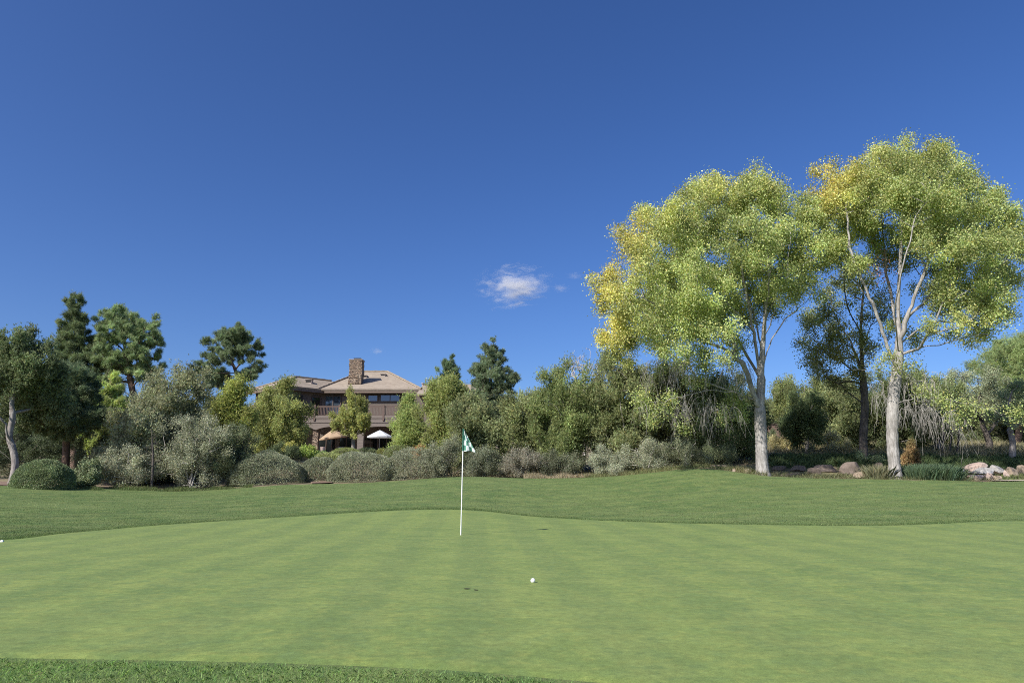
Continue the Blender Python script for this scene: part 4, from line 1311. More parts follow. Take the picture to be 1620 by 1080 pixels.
# ------------------------------------------------------------------ rocks
def rockmat(name, pal, sc_=2.2):
    m, nt, bs, out = mat(name)
    v = coords(nt, (1, 1, 1.7)); f = noise(nt, v, sc_, 8, .7, .5); g = noise(nt, coords(nt), sc_*4, 6, .7)
    c = ramp(nt, f, [(.30, pal[0]), (.48, pal[1]), (.66, pal[2])])
    c = mixc(nt, ramp(nt, g, [(.52, 0), (.8, .5)]), c, tuple(x*.7 for x in pal[0]))
    nt.links.new(c, bs.inputs['Base Color']); bs.inputs['Roughness'].default_value = .9
    bump(nt, g, .6, .03, bs)
    return m
M['rock_pink'] = rockmat('pink_sandstone', [(.32, .22, .19), (.44, .34, .29), (.56, .48, .43)])
M['rock_grey'] = rockmat('grey_granite', [(.22, .205, .195), (.34, .325, .31), (.48, .46, .445)])
M['rock_tan'] = rockmat('tan_sandstone', [(.22, .16, .12), (.30, .235, .175), (.38, .32, .25)])
M['rock_dark'] = rockmat('brown_sandstone', [(.085, .066, .055), (.145, .115, .097), (.22, .175, .15)])
def rock(px, D, pyt, wpx, m, seed, label, flat=.3, depth=None, lift=0.0, group=None, tilt=0):
    import bmesh
    rng = np.random.default_rng(seed)
    b = G(px, D); k = pxm(740, D); w = wpx/2/k; h = max(.12, ZY(pyt, D) - b[2]) - lift
    dp = depth or w*.75
    bm = bmesh.new(); bmesh.ops.create_icosphere(bm, subdivisions=4, radius=1.0)
    pl = [(unit(rng.normal(size=3)*np.array([1, 1, .8])), rng.uniform(.42, .78)) for _ in range(10)]
    o3 = rng.uniform(0, 50, 3)
    for v in bm.verts:
        c = np.array(v.co)
        for n, d in pl:            # cleave the stone along a few planes
            s = c @ n - d
            if s > 0: c = c - n*s*.97
        c = c*(1 + .09*mnoise.noise(Vector(c*1.8 + o3)) + .035*mnoise.noise(Vector(c*6 + o3)))
        if c[2] > flat+.35: c[2] = flat+.35 + (c[2]-flat-.35)*.35
        v.co = Vector(c)
    zmax = max(v.co.z for v in bm.verts); xm = max(abs(v.co.x) for v in bm.verts)
    for v in bm.verts:
        v.co = Vector((v.co.x/xm*w, v.co.y*dp, (v.co.z/zmax)*h if v.co.z > 0 else v.co.z*h*.6))
    me = bpy.data.meshes.new('rock'); bm.to_mesh(me); bm.free()
    for p in me.polygons: p.use_smooth = False
    me.materials.append(M[m])
    o = link(bpy.data.objects.new('rock', me)); o.location = (b[0], D, b[2]+lift); o.rotation_euler = (0, rad(tilt), 0)
    return tag(o, label, 'rock', group)
RG = 'rocks along the planted bed'
rock(1137, 33.6, 735.5, 30, 'rock_tan', 1, 'low tan rock at the lawn edge farthest from the cottonwoods', group=RG)
rock(1183, 32.2, 741, 15, 'rock_pink', 2, 'small reddish rock just left of the straight cottonwood trunk', group=RG)
rock(1163, 32.0, 748.5, 11, 'rock_tan', 3, 'tiny flat tan stone in the lawn edge left of the trunk', group=RG)
rock(1247, 32.2, 748, 42, 'rock_dark', 4, 'long low brown rock right of the straight cottonwood trunk', depth=.35, group=RG)
rock(1287, 33.6, 739, 22, 'rock_dark', 5, 'brown rock in the dark ivy between the two cottonwoods', group=RG)
rock(1350, 33.9, 730, 44, 'rock_dark', 46, 'biggest boulder in the bed, pinkish brown, before the dark trunk', group=RG, flat=.5)
rock(1358, 32.2, 745.5, 30, 'rock_tan', 7, 'low tan slab below the biggest boulder', group=RG)
for k, (px, D, t, w, lb) in enumerate([(1233, 34.5, 736.5, 26, 'flat ledge stone nearest the straight cottonwood trunk'), (1261, 34.6, 735.5, 32, 'second flat ledge stone from the straight cottonwood trunk'),
                                      (1305, 34.6, 734.5, 36, 'flat ledge stone in the shade left of the biggest boulder'), (1390, 35, 731, 18, 'flat ledge stone right of the biggest boulder')]):
    rock(px, D, t, w, 'rock_dark', 20+k, lb, group=RG)
rock(1503, 31.9, 752.5, 36, 'rock_grey', 8, 'pale blue grey rock at the left foot of the rock pile', group=RG)
rock(1521, 32.8, 741, 15, 'rock_grey', 9, 'small pale grey rock behind the left foot of the pile', group=RG)
rock(1543, 33.5, 731.5, 38, 'rock_pink', 10, 'tilted pink slab topping the rock pile', group=RG, lift=.22, tilt=-8)
rock(1553, 33.0, 738.5, 38, 'rock_grey', 11, 'pale slab in the middle of the rock pile', group=RG, tilt=5, lift=.2)
rock(1543, 31.9, 750.5, 30, 'rock_pink', 12, 'pink white rock low in the centre of the pile', group=RG)
rock(1563, 31.95, 748, 26, 'rock_pink', 13, 'greyish pink boulder low at the right of the pile', group=RG, tilt=10)
rock(1579, 33.6, 735, 26, 'rock_grey', 14, 'grey rock at the upper right of the pile', group=RG, lift=.12)
rock(1576, 31.8, 752, 18, 'rock_tan', 15, 'small orange tan rock at the right foot of the pile', group=RG)
rock(1599, 33.4, 738, 24, 'rock_tan', 16, 'tan rock half in grass right of the pile', group=RG)
rock(1616, 33.8, 735, 18, 'rock_tan', 17, 'tan rock at the right frame edge above the grass', group=RG)
rock(1592, 32.6, 743, 12, 'rock_pink', 18, 'small pinkish stone in bright grass right of the pile', group=RG)
rock(1533, 33.4, 744, 10, 'rock_dark', 19, 'small dark stone wedged in the gap of the pile', group=RG)

# cart path beyond the lawn at the right, a soil patch between the mounds, mulch at the far left
def sheet(name, pts_px, m, label, dz=.012, nn=24):
    """ground-following sheet: rows of (px, near D, far D)"""
    rows = np.array(pts_px, float)
    t = np.linspace(0, 1, nn); pxs = np.interp(t, np.linspace(0, 1, len(rows)), rows[:, 0])
    X, Y = [], []
    for k in range(9):
        f = k/8
        D = np.interp(t, np.linspace(0, 1, len(rows)), rows[:, 1]*(1-f)+rows[:, 2]*f)
        X.append((pxs-810)/F*D/(CT+.2*ST)); Y.append(D)
    X, Y = np.array(X), np.array(Y)
    return grid_obj(name, X, Y, gz(X, Y)+dz, m, label=label)
M['path'] = plain('path_concrete', (.42, .36, .28), .9, .12)
M['mulch'] = plain('red_mulch', (.20, .135, .095), .95, .35, 9, bmp=.03)
sheet('path', [(1568, 31.25, 31.5), (1620, 31.2, 31.7), (1760, 31.1, 32.2), (1950, 31.2, 33.2)], M['path'], 'pale path strip beyond the lawn at the right', dz=.02)
sheet('mulch_bed', [(-120, 28.6, 33), (20, 28.7, 33), (60, 29.4, 33)], M['mulch'], 'reddish mulch under the old juniper', dz=.03)
sheet('soil_patch', [(492, 33.1, 37), (508, 33.2, 37), (526, 33.6, 36)], M['mulch'], 'bare reddish soil between the clipped shrubs', dz=.03)
# low tan garden wall far behind the straight cottonwood
m_w = siding('tan_wall_boards', (.30, .20, .155), .25, .7)
w0 = P(1213, 680, 58); w1 = P(1237, 680, 60)
mb = MB(); mb.wallseg((w0[0]-1.2, 58), (w1[0], 59.5), float(gz(w0[0], 58))-.3, ZY(669.5, 58), .25)
o = empty('garden_wall', ((w0[0]+w1[0])/2, 58.5, float(gz(w0[0], 58))), 'low tan garden wall far behind the straight cottonwood trunk', 'wall')
org = np.array(o.location)
mb.build('wall_panel', m_w, o, org)
mb = MB(); mb.wallseg((w0[0]-1.25, 57.95), (w1[0]+.05, 59.45), ZY(669.5, 58)+.003, ZY(669.5, 58)+.09, .35); mb.build('coping', M['fascia'], o, org)

# ------------------------------------------------------------------ the two tall cottonwoods and the dark tree between them
def pxskel(base, D, lines):
    out = []
    for k, ln in enumerate(lines):
        pts = []
        for j, s in enumerate(ln):
            do = s[2] if len(s) > 2 else 0.0
            pts.append(P(s[0], s[1], D+do))
        out.append(pts)
    out[0] = [base] + out[0]
    return out

COT = dict(kind='broad', bark='bark_pale', rtip=.007, bf=.28, p=1.5, dens=2.0, L=(.060, .096), W=(.052, .082), sig=(.18, .12), colr=(.160, .188, .058), var=.22, shell=.32, upw=.2)

def shrink(rows, k=.84, dy=6):
    return [(r[0], r[1]+dy, r[2]*k, (r[3] if len(r) > 3 else r[2])*k, *r[4:]) for r in rows]

def yellow(field):
    """field: px, py, radius px, strength: parts of the crown that have turned"""
    def f(pos, rng):
        a = np.zeros(len(pos))
        dy = pos[:, 1]*CT + (pos[:, 2]-CAMZ)*ST; vz = (pos[:, 2]-CAMZ)*CT - pos[:, 1]*ST
        px = 810 + F*pos[:, 0]/dy; py = 540 - F*vz/dy
        for x, y, r, s in field: a = np.maximum(a, s*np.exp(-((px-x)**2+(py-y)**2)/(r*r)))
        return a*rng.uniform(.3, 1.3, len(pos)) + (rng.uniform(size=len(pos)) < .035)*.8
    return f

def fallen_twigs(spec, D, rng, parent, org, name='dead_twigs', n=20, L=(.5, 1.4)):
    """curtains of bare hanging twigs: rows (px, py, rx, ry, count)"""
    VV, FF, off = [], [], 0
    for px, py, rx, ry, cnt in spec:
        for _ in range(int(cnt*.75)):
            p0 = P(px+rng.uniform(-rx, rx), py+rng.uniform(-ry, ry)*.6 - ry*.2, D+rng.uniform(-2.2, .6))
            ln = rng.uniform(*L); a = rng.uniform(0, 6.28); h = np.array([math.cos(a), math.sin(a)*.5, 0])
            main = [p0, p0+h*ln*.22+np.array([0, 0, -.10*ln]), p0+h*ln*.33+np.array([0, 0, -.45*ln]), p0+h*ln*.5+np.array([0, 0, -ln])]
            main = catmull(np.array(main)+rng.normal(0, .05, (4, 3)), 3)
            lines = [(main, .008)]
            for k in range(4):
                i = rng.integers(2, len(main)-1); b = rng.uniform(0, 6.28); l2 = ln*rng.uniform(.25, .6)
                hh = np.array([math.cos(b), math.sin(b), 0])*l2*.3
                lines.append((catmull(np.array([main[i], main[i]+hh*.7+np.array([0, 0, -l2*.3]), main[i]+hh+np.array([0, 0, -l2])]), 2), .0045))
            for pts, r in lines:
                V, Fc = tube_arrays(np.asarray(pts), np.linspace(r, r*.45, len(pts)), 3)
                VV.append(V); FF.append(Fc+off); off += len(V)
    return mesh_np(name, np.vstack(VV), np.vstack(FF), 4, M['dead_twig'], parent, smooth=True, org=org)

# --- straight cottonwood
rng = np.random.default_rng(101)
D1 = 32.0
b1 = G(1206, D1, -.08)
sk = pxskel(b1, D1, [
    [(1205, 725), (1204, 690), (1202, 650), (1204, 610), (1205, 575), (1208, 530), (1212, 480), (1218, 420), (1222, 350), (1225, 300)],
    [(1203, 600), (1196, 550), (1188, 500), (1176, 440, -1), (1165, 370, -1.5)],
    [(1204, 590), (1218, 545), (1238, 512, .5), (1262, 488, .8), (1286, 462, 1), (1292, 410, 1.2)],
    [(1202, 650), (1193, 625, -.3), (1182, 590, -.6), (1160, 560, -1), (1120, 540, -1.4), (1070, 510, -1.8), (1020, 470, -2)],
    [(1205, 560), (1196, 510, 1.2), (1180, 460, 2.2), (1160, 400, 2.8)],
    [(1208, 540), (1226, 490, -1.2), (1244, 440, -2), (1250, 370, -2.4)],
    [(1190, 520, -.6), (1150, 480, -1.8), (1100, 430, -2.4), (1050, 390, -2.6)],
    [(1204, 600, .2), (1160, 530, 1.6), (1110, 490, 2.6), (1060, 450, 3)],
    [(1206, 540), (1214, 480, -1.8), (1216, 420, -2.8), (1212, 340, -3)],
    [(1210, 515), (1226, 460, 1.6), (1238, 400, 2.6)],
    [(1204, 640), (1170, 622, -1), (1120, 618, -1.6), (1060, 632, -2)],
    [(1204, 645), (1225, 625, -.5), (1248, 612, -.8), (1268, 602, -1)],
])
ca = [(975, 420, 38), (1000, 378, 42), (1040, 345, 42), (1082, 325, 42), (1118, 305, 36), (1152, 300, 36), (1200, 302, 38), (1245, 312, 38), (1282, 330, 36), (1290, 385, 40),
      (1240, 370, 52), (1185, 365, 55), (1115, 380, 55), (1052, 405, 50), (992, 465, 42), (982, 512, 34), (1030, 485, 46), (1065, 450, 46), (1092, 495, 42), (1120, 450, 50),
      (1150, 505, 34), (1180, 435, 46), (1240, 430, 42), (1272, 450, 30), (960, 440, 26), (965, 470, 26), (1000, 540, 26, 20, .8), (965, 535, 26, 24), (1060, 535, 28, 20, .8), (1118, 545, 26, 18, .7)]
ca += [(1302, 372, 28), (1284, 428, 26)]
cl = px_clumps(shrink(ca), D1, True, rng)
low = px_clumps([(1040, 655, 38, 36, .5, -1.2), (1012, 665, 26, 26, .5, -1.5), (1078, 640, 30, 34, .45, -1), (1125, 625, 30, 36, .35, -.5), (1162, 650, 26, 40, .35, -.5), (1100, 590, 40, 22, .3, -.8), (1165, 600, 18, 30, .3, -.4), (1130, 680, 26, 20, .35, -.6), (1100, 562, 34, 18, .6, -.6), (1150, 568, 26, 18, .5, -.3), (1062, 570, 28, 16, .5, -.8), (1180, 545, 18, 16, .35, .3)], D1, False)
low[:, 6] *= .55
att_cl = np.vstack([cl, low])
r1 = plant('cottonwood_tree', 'tall cottonwood with straight single trunk, crown yellowing at its outer edge toward the house', 'tree', b1, sk, att_cl, rng, natt=3100, per=40, gap=.14, gscale=.9, alt=(.33, .275, .055),
           altf=yellow([(955, 405, 52, 1.1), (990, 365, 42, .8), (950, 460, 42, .8), (960, 520, 42, .75), (1050, 325, 45, .3), (1130, 282, 45, .35), (1215, 270, 40, .25), (990, 550, 35, .35), (1030, 660, 60, .0)]), rbase=.265, flare=.4, group='tall cottonwoods beyond the green', **COT)
fallen_twigs([(1050, 585, 40, 25, 60), (1120, 580, 40, 25, 50), (1165, 590, 22, 28, 44), (1095, 640, 36, 26, 66), (1030, 640, 24, 24, 26), (1150, 650, 22, 24, 26)], D1, rng, r1, b1)

# --- spreading cottonwood
rng = np.random.default_rng(202)
D2 = 31.7
b2 = G(1415, D2, -.08)
sk = pxskel(b2, D2, [
    [(1415, 735), (1412, 700), (1412, 650), (1416, 610), (1421, 570), (1422, 530), (1421, 480), (1424, 420), (1428, 350), (1436, 290), (1445, 240)],
    [(1421, 590), (1408, 560, -.3), (1396, 525, -.5), (1380, 480, -.8), (1362, 440, -1), (1348, 400, -1.2), (1340, 350, -1.3), (1335, 300, -1.2)],
    [(1422, 545), (1436, 502, -.4), (1448, 465, -.7), (1466, 420, -1), (1490, 370, -1.2), (1500, 310, -1.2)],
    [(1436, 502, -.3), (1470, 470, .8), (1510, 430, 1.5), (1560, 400, 1.8)],
    [(1422, 550), (1440, 530, .8), (1480, 510, 1.5), (1530, 510, 2)],
    [(1421, 520), (1408, 460, 1.2), (1400, 400, 2), (1392, 320, 2.4)],
    [(1424, 430), (1450, 360, 1.2), (1470, 290, 1.6)],
    [(1421, 560), (1436, 500, 2), (1460, 440, 3), (1500, 390, 3.6)],
    [(1422, 560), (1416, 490, -2), (1430, 420, -3), (1450, 340, -3.4)],
    [(1418, 640), (1450, 630, -1.2), (1500, 632, -1.7), (1560, 646, -2.2), (1590, 660, -2.4)],
    [(1420, 600), (1390, 585, -1), (1350, 585, -1.4)],
    [(1422, 562), (1455, 550, -.6), (1495, 543, -.9), (1530, 533, -1), (1568, 527, -1.1)],
    [(1419, 605), (1440, 590, -.9), (1470, 586, -1.3)],
    [(1380, 480, -.8), (1350, 440, .6), (1315, 400, 1.2), (1300, 340, 1.2)],
])
cb = [(1462, 240, 34), (1492, 248, 28), (1430, 245, 30), (1380, 255, 36), (1350, 272, 30), (1318, 285, 32), (1300, 305, 24), (1380, 305, 44), (1440, 295, 46), (1498, 298, 44), (1538, 325, 40), (1575, 330, 32),
      (1597, 365, 24), (1560, 380, 42), (1505, 365, 42), (1450, 350, 34, 30, .7), (1340, 340, 38), (1325, 385, 30), (1590, 415, 32), (1575, 455, 32), (1540, 440, 38, 34, .8), (1500, 430, 28, 26, .5), (1598, 385, 24),
      (1540, 500, 30, 26, .8), (1572, 490, 26, 24, .8), (1500, 505, 26, 20, .5), (1465, 480, 22, 18, .35), (1405, 385, 26, 22, .35), (1385, 350, 30, 26, .5), (1420, 330, 26, 22, .5)]
cl = px_clumps(shrink(cb, .88, 4), D2, True, rng)
low = px_clumps([(1412, 578, 30, 16, .7, -1), (1450, 582, 32, 16, .6, -1.3), (1385, 590, 26, 20, .5, -1), (1530, 535, 34, 14, .7, -1), (1560, 528, 18, 12, .7, -1), (1470, 628, 20, 11, .8, -1.4), (1500, 634, 22, 11, 1, -1.7), (1530, 640, 24, 12, 1.1, -2), (1560, 648, 24, 12, 1.1, -2.2), (1588, 660, 18, 11, .9, -2.2), (1545, 664, 30, 9, .9, -2.4), (1508, 656, 24, 9, .7, -2.2), (1574, 676, 16, 8, .6, -2.4), (1460, 642, 22, 12, .4, -1)], D2, False)
low[:, 6] *= .42
r2 = plant('cottonwood_tree', 'taller cottonwood with forking pale limbs, drooping low boughs and dead hanging twigs', 'tree', b2, sk, np.vstack([cl, low]), rng, natt=2600, per=40, gap=.26, gscale=.9, alt=(.33, .275, .055),
           altf=yellow([(1300, 285, 48, 1.1), (1335, 262, 40, .7), (1370, 240, 45, .3), (1460, 212, 45, .25), (1410, 580, 70, .12), (1530, 530, 50, .25)]), rbase=.25, flare=.4, group='tall cottonwoods beyond the green', **COT)
fallen_twigs([(1455, 640, 34, 20, 60), (1490, 660, 30, 24, 46), (1395, 620, 16, 30, 24), (1450, 600, 34, 16, 26), (1520, 680, 20, 14, 14)], D2-1, rng, r2, b2)
# a spray of withered orange leaves caught in the fork
rngw = np.random.default_rng(9)
pw = np.array([P(1395+rngw.normal(0, 12), 425+rngw.normal(0, 14), D2+rngw.normal(0, .3)) for _ in range(150)])
V, I, c_, C = kites(pw, unit(rngw.normal(size=(150, 3))+np.array([0, 0, -.8])), rngw.uniform(.07, .11, 150), rngw.uniform(.05, .09, 150), leafcols(150, (.19, .09, .045), rngw, .25), rngw)
mesh_np('withered_leaves', V, I, c_, M['leaf_broad'], r2, C, org=b2)

# --- dark tree between them
rng = np.random.default_rng(303)
D3 = 38.0
b3 = G(1367, D3, -.08)
sk = pxskel(b3, D3, [[(1366, 690), (1368, 640), (1364, 580), (1362, 520), (1366, 460), (1372, 410)], [(1364, 590), (1345, 540, .6), (1322, 500, 1), (1310, 460, 1)], [(1363, 550), (1385, 500, -.8), (1400, 450, -1)],
                     [(1364, 600), (1330, 570, -.8), (1300, 560, -1.2)], [(1363, 530), (1340, 480, -1.5), (1335, 430, -2)], [(1364, 560), (1390, 530, 1.4), (1410, 500, 2)]])
cc = [(1372, 425, 30), (1345, 440, 30), (1320, 465, 32), (1300, 500, 28), (1335, 505, 34), (1370, 480, 32), (1400, 470, 26), (1305, 545, 30), (1340, 555, 34), (1375, 545, 28), (1290, 575, 22), (1325, 595, 30, 22), (1360, 600, 26, 20), (1400, 530, 22), (1285, 530, 20), (1275, 470, 22, 22, .6)]
plant('cottonwood_tree', 'slimmer darker cottonwood with dark trunk standing behind and between the two tall ones', 'tree', b3, sk, px_clumps(cc, D3, True, rng), rng, natt=560, per=40, gap=.34, dens=1.05, gscale=.9,
      alt=(.22, .19, .045), altf=yellow([(1325, 590, 60, .5), (1360, 600, 40, .5)]), rbase=.2, **{**{k: v for k, v in COT.items() if k != 'dens'}, 'bark': 'bark_dark', 'colr': (.112, .132, .048), 'L': (.07, .11), 'W': (.06, .09)})

# ------------------------------------------------------------------ conifers
OLIVE = (.092, .110, .050); GREY = (.105, .118, .072); YEL = (.125, .145, .042); DARK = (.052, .078, .034); GREYER = (.125, .138, .088)
PINE = dict(kind='needle', bark='bark_brown', L=(.15, .25), W=(.016, .024), blades=8, spread=.8, sig=(.075, .08), upw=.5, dens=.85, colr=(.060, .092, .034))
def pxtree(name, label, px, D, lines, clumps, seed, natt, per, rbase, deep=True, cat='tree', group=None, **kw):
    rng = np.random.default_rng(seed)
    b = G(px, D, -.06)
    return plant(name, label, cat, b, pxskel(b, D, lines), px_clumps(clumps, D, deep, rng), rng, natt=natt, per=per, rbase=rbase, group=group, **kw)

# far left: old juniper with pale twisted trunk
pxtree('juniper_tree', 'old juniper with pale twisted trunk at the left frame edge', 22, 30.5,
       [[(24, 735), (21, 712), (15, 690), (20, 660), (19, 632), (30, 595), (38, 560)], [(18, 705), (8, 672, -.4), (-4, 652, -.6), (-10, 610)], [(23, 735, .2), (4, 716, .1), (-14, 690, 0), (-20, 640, 0)], [(20, 650), (12, 610, .8), (10, 565, 1)], [(22, 625), (50, 600, .5), (75, 580, .8)], [(19, 700, .1), (-2, 690, -.5), (-20, 670, -.6)]],
       [(8, 555, 20, 24), (38, 565, 18, 26), (55, 590, 22, 26), (20, 600, 26, 26), (-10, 590, 26, 30), (45, 625, 26, 26, 1, 1.4), (75, 610, 22, 28, 1, .8), (70, 575, 14, 22), (10, 640, 22, 20, .5, 1.8), (-15, 640, 26, 28, .6, 1.8), (80, 645, 24, 20, 1, 1.2), (55, 655, 22, 16, .6, 1.6)],
       11, 480, 36, .14, deep=False, colr=(.068, .088, .046), bark='bark_white', gap=.30, gscale=.7, upw=.9, sig=(.12, .2))
# behind it: second trunk shapes and dark pine
pxtree('pine_tree', 'dark leafy pine with brown trunk beside the old pale juniper', 105, 35,
       [[(105, 700), (107, 660), (106, 610), (104, 575)], [(106, 660), (85, 640, .5), (60, 630, .8)], [(106, 650), (130, 635, -.5)]],
       [(100, 600, 34, 26), (70, 625, 34, 26), (125, 620, 26, 26), (95, 650, 40, 22), (60, 660, 26, 18), (130, 655, 24, 18), (105, 675, 34, 12, .7), (55, 605, 20, 18)],
       12, 420, 30, .17, gap=.16, gscale=.8, **{**PINE, 'colr': (.048, .066, .032)})
pxtree('pine_tree', 'tall narrow pine, the tallest conifer at the left', 117, 46,
       [[(117, 700), (118, 640), (118, 580), (119, 520), (119, 474)]],
       [(119, 482, 9, 14), (120, 500, 15, 15), (108, 515, 12, 12), (128, 517, 12, 12), (118, 530, 20, 16), (104, 545, 14, 12), (132, 545, 13, 12), (117, 560, 24, 16), (100, 572, 16, 12), (134, 575, 16, 14), (117, 590, 24, 16), (92, 560, 8, 10), (92, 590, 12, 12), (136, 600, 16, 14), (117, 620, 28, 18), (100, 640, 20, 16), (135, 635, 18, 16)],
       13, 560, 30, .2, gap=.0, gscale=.6, deep=False, spray=(4, .30, .10, .06, .9, .5), **{**PINE, 'colr': (.060, .078, .035)})
pxtree('pine_tree', 'broad round crowned pine right of the tall narrow pine', 216, 47,
       [[(214, 690), (213, 640), (207, 605), (200, 570), (195, 530), (190, 500)], [(207, 600), (230, 560, .6), (245, 530, 1)], [(205, 595), (175, 565, -.8), (155, 545, -1.2)], [(200, 570), (220, 540, -1), (232, 510, -1.4)], [(200, 560), (175, 530, 1.2), (160, 510, 1.6)], [(208, 610), (235, 590, -.6), (252, 575, -.8)]],
       [(188, 496, 20, 12), (170, 508, 20, 14), (205, 505, 18, 13), (156, 530, 16, 14), (185, 525, 28, 16), (215, 525, 16, 14), (237, 512, 13, 13), (243, 535, 12, 14), (165, 555, 24, 16), (198, 553, 24, 16), (228, 558, 20, 14), (250, 572, 13, 13), (150, 575, 18, 14), (180, 580, 26, 14), (222, 582, 18, 10), (145, 600, 16, 12), (170, 605, 22, 12), (240, 590, 12, 9)],
       14, 560, 26, .2, gap=.42, gscale=.55, **{**PINE, 'colr': (.082, .108, .046)})
juniper('pine_tree', 'young yellow green pine with low boughs under the broad round crowned one', 160, 41, 590, 78, 15, prof='flame', natt=200, per=30, z0=.25, **{**PINE, 'colr': (.13, .155, .045), 'upw': .35}, tall=.7, gap=.2, gscale=.7)
pxtree('pine_tree', 'flat topped spreading pine alone against the sky left of the house', 378, 50,
       [[(380, 690), (380, 640), (378, 608), (372, 585), (365, 565), (366, 540), (370, 525)], [(370, 580), (350, 562, .5), (335, 548, .8)], [(368, 570), (390, 560, -.5), (402, 550, -.8)], [(376, 600), (398, 592, .5), (412, 588, .8)], [(366, 560), (352, 535, -.8)], [(374, 590), (345, 590, -1), (325, 590, -1.2)]],
       [(374, 525, 18, 9), (356, 532, 16, 9), (388, 533, 13, 9), (334, 542, 15, 9), (400, 550, 13, 9), (372, 545, 18, 9), (348, 556, 16, 8), (395, 568, 16, 8), (368, 566, 16, 8, .6), (408, 585, 12, 8), (392, 592, 14, 6), (325, 585, 18, 14), (340, 600, 16, 12), (330, 565, 10, 8)],
       16, 330, 30, .16, gap=.30, gscale=.5, **{**PINE, 'colr': (.062, .082, .040)})
# left mass before the house
juniper('juniper_tree', 'large grey green juniper, widest in the left thicket', 268, 37, 588, 158, 21, prof='round', z0=.1, natt=560, per=38, multi=3, colr=GREY, gap=.18, gscale=.8, n=24)
juniper('juniper_tree', 'juniper with a yellowish pointed tip left of the house', 368, 41, 590, 62, 22, prof='flame', z0=.12, natt=260, per=38, colr=YEL, gap=.1)
juniper('juniper_tree', 'grey juniper at the near edge of the left thicket, behind the dead sapling', 205, 34.5, 640, 96, 23, prof='round', z0=.08, natt=280, per=36, multi=3, colr=GREYER, gap=.2, gscale=.7)
shrub('scrub_oak', 'big silvery scrub oak with tangled grey twigs before the left thicket', 305, 33.6, 652, 118, 24, natt=520, per=42, prof='round', colr=(0.105, 0.117, 0.082), multi=4, rbase=.09, gap=.22, gscale=.6, sig=(.13, .1), z0=.06, bark='dead_twig', rtip=.009)
shrub('scrub_oak', 'dark scrub oak filling the right end of the left thicket', 372, 34.4, 668, 70, 25, natt=280, per=42, prof='round', colr=(0.066, 0.082, 0.045), multi=3, rbase=.07, gap=.2, gscale=.6, z0=.05)
shrub('scrub_oak', 'pale grey low scrub left of the dead sapling', 200, 32.2, 702, 92, 26, natt=260, per=44, prof='dome', colr=(0.109, 0.121, 0.086), multi=4, rbase=.05, gap=.22, gscale=.5, z0=.05, bark='dead_twig')
shrub('scrub_oak', 'small dark leaved scrub beside the clipped round bush', 138, 30.8, 728, 52, 27, natt=120, per=50, colr=(0.066, 0.086, 0.047), gap=.2, gscale=.5, L=(.06, .1), W=(.04, .06))
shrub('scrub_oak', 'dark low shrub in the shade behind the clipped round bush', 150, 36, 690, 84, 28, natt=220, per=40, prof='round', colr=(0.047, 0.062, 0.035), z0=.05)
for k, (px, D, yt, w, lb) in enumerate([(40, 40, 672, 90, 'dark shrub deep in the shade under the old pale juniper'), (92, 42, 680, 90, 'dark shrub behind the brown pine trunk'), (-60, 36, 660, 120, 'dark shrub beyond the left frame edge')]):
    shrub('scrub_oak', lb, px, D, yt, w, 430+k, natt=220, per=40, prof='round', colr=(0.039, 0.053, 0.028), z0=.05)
# dead sapling
rng = np.random.default_rng(31)
bs_ = G(243, 31.9, -.05)
rt = empty('dead_sapling', bs_, 'thin bare dead sapling standing before the left thicket', 'tree')
att = np.array([P(243+rng.uniform(-1, 1)*22*(1-t)+0, 760-(t*.86+.12)*82, 31.9+rng.uniform(-.4, .4)) for t in rng.uniform(0, 1, 70)])
tree_mesh('trunk', [[bs_, P(242, 730, 31.9), P(241, 700, 31.9), P(240, 678, 31.9)]], att, rng, M['bark_dark'], rt, bs_, .06, .006, .2)
# clipped round bush far left
def mound(label, px, D, ytop, w, seed, colr, natt=240, per=90, name='clipped_shrub', **kw):
    kw.setdefault('L', (.035, .06)); kw.setdefault('W', (.022, .035))
    kw.pop('z0', None); g = kw.pop('gap', 0); kw.pop('gscale', None)
    return dome(name, label, px, D, ytop, w, seed, colr, natt=natt, per=per, rough=.07+g, **kw)
mound('clipped dome shaped bush on the lawn edge at the left', 71, 28.7, 728, 84, 41, (0.076, 0.103, 0.053), natt=380, per=100, z0=.0)
mound('clipped grey green shrub at the left end of the row before the house', 425, 35.0, 717, 118, 42, (0.099, 0.116, 0.079), natt=460)
mound('small clipped shrub second from the left in the row before the house', 507, 36.2, 722, 62, 43, (0.099, 0.116, 0.079), natt=240)
mound('broad clipped shrub in the middle of the row before the house', 572, 35.6, 714, 108, 44, (0.105, 0.120, 0.084), natt=440)
mound('clipped shrub at the right end of the row, loosest in outline', 655, 36.0, 712, 98, 45, (0.103, 0.116, 0.082), natt=360, gap=.12, gscale=.5)
mound('small yellowish clipped shrub behind the row, under the stone pillar', 520, 42, 716, 52, 46, (0.120, 0.146, 0.056), natt=150, per=60)
mound('clipped low shrub under the small juniper with a pale stem', 546, 48, 708, 50, 47, (0.103, 0.129, 0.047), natt=160, per=60)
mound('clipped flat shrub before the brick pillar on the patio edge', 580, 50, 708, 40, 48, (0.065, 0.086, 0.043), natt=120, per=60)
mound('smallest clipped shrub left of the white parasol foot', 604, 50, 709, 24, 49, (0.129, 0.146, 0.047), natt=80, per=60)
mound('smooth domed shrub below the covered grill', 632, 47, 704, 52, 50, (0.086, 0.107, 0.052), natt=180, per=60)
shrub('fern_plant', 'bright yellow green leafy plant below the stone pillar', 484, 46, 707, 34, 51, natt=70, per=46, colr=(.13, .175, .04), L=(.09, .15), W=(.04, .06), rbase=.02, upw=1.2, group='leafy plants below the stone pillar')
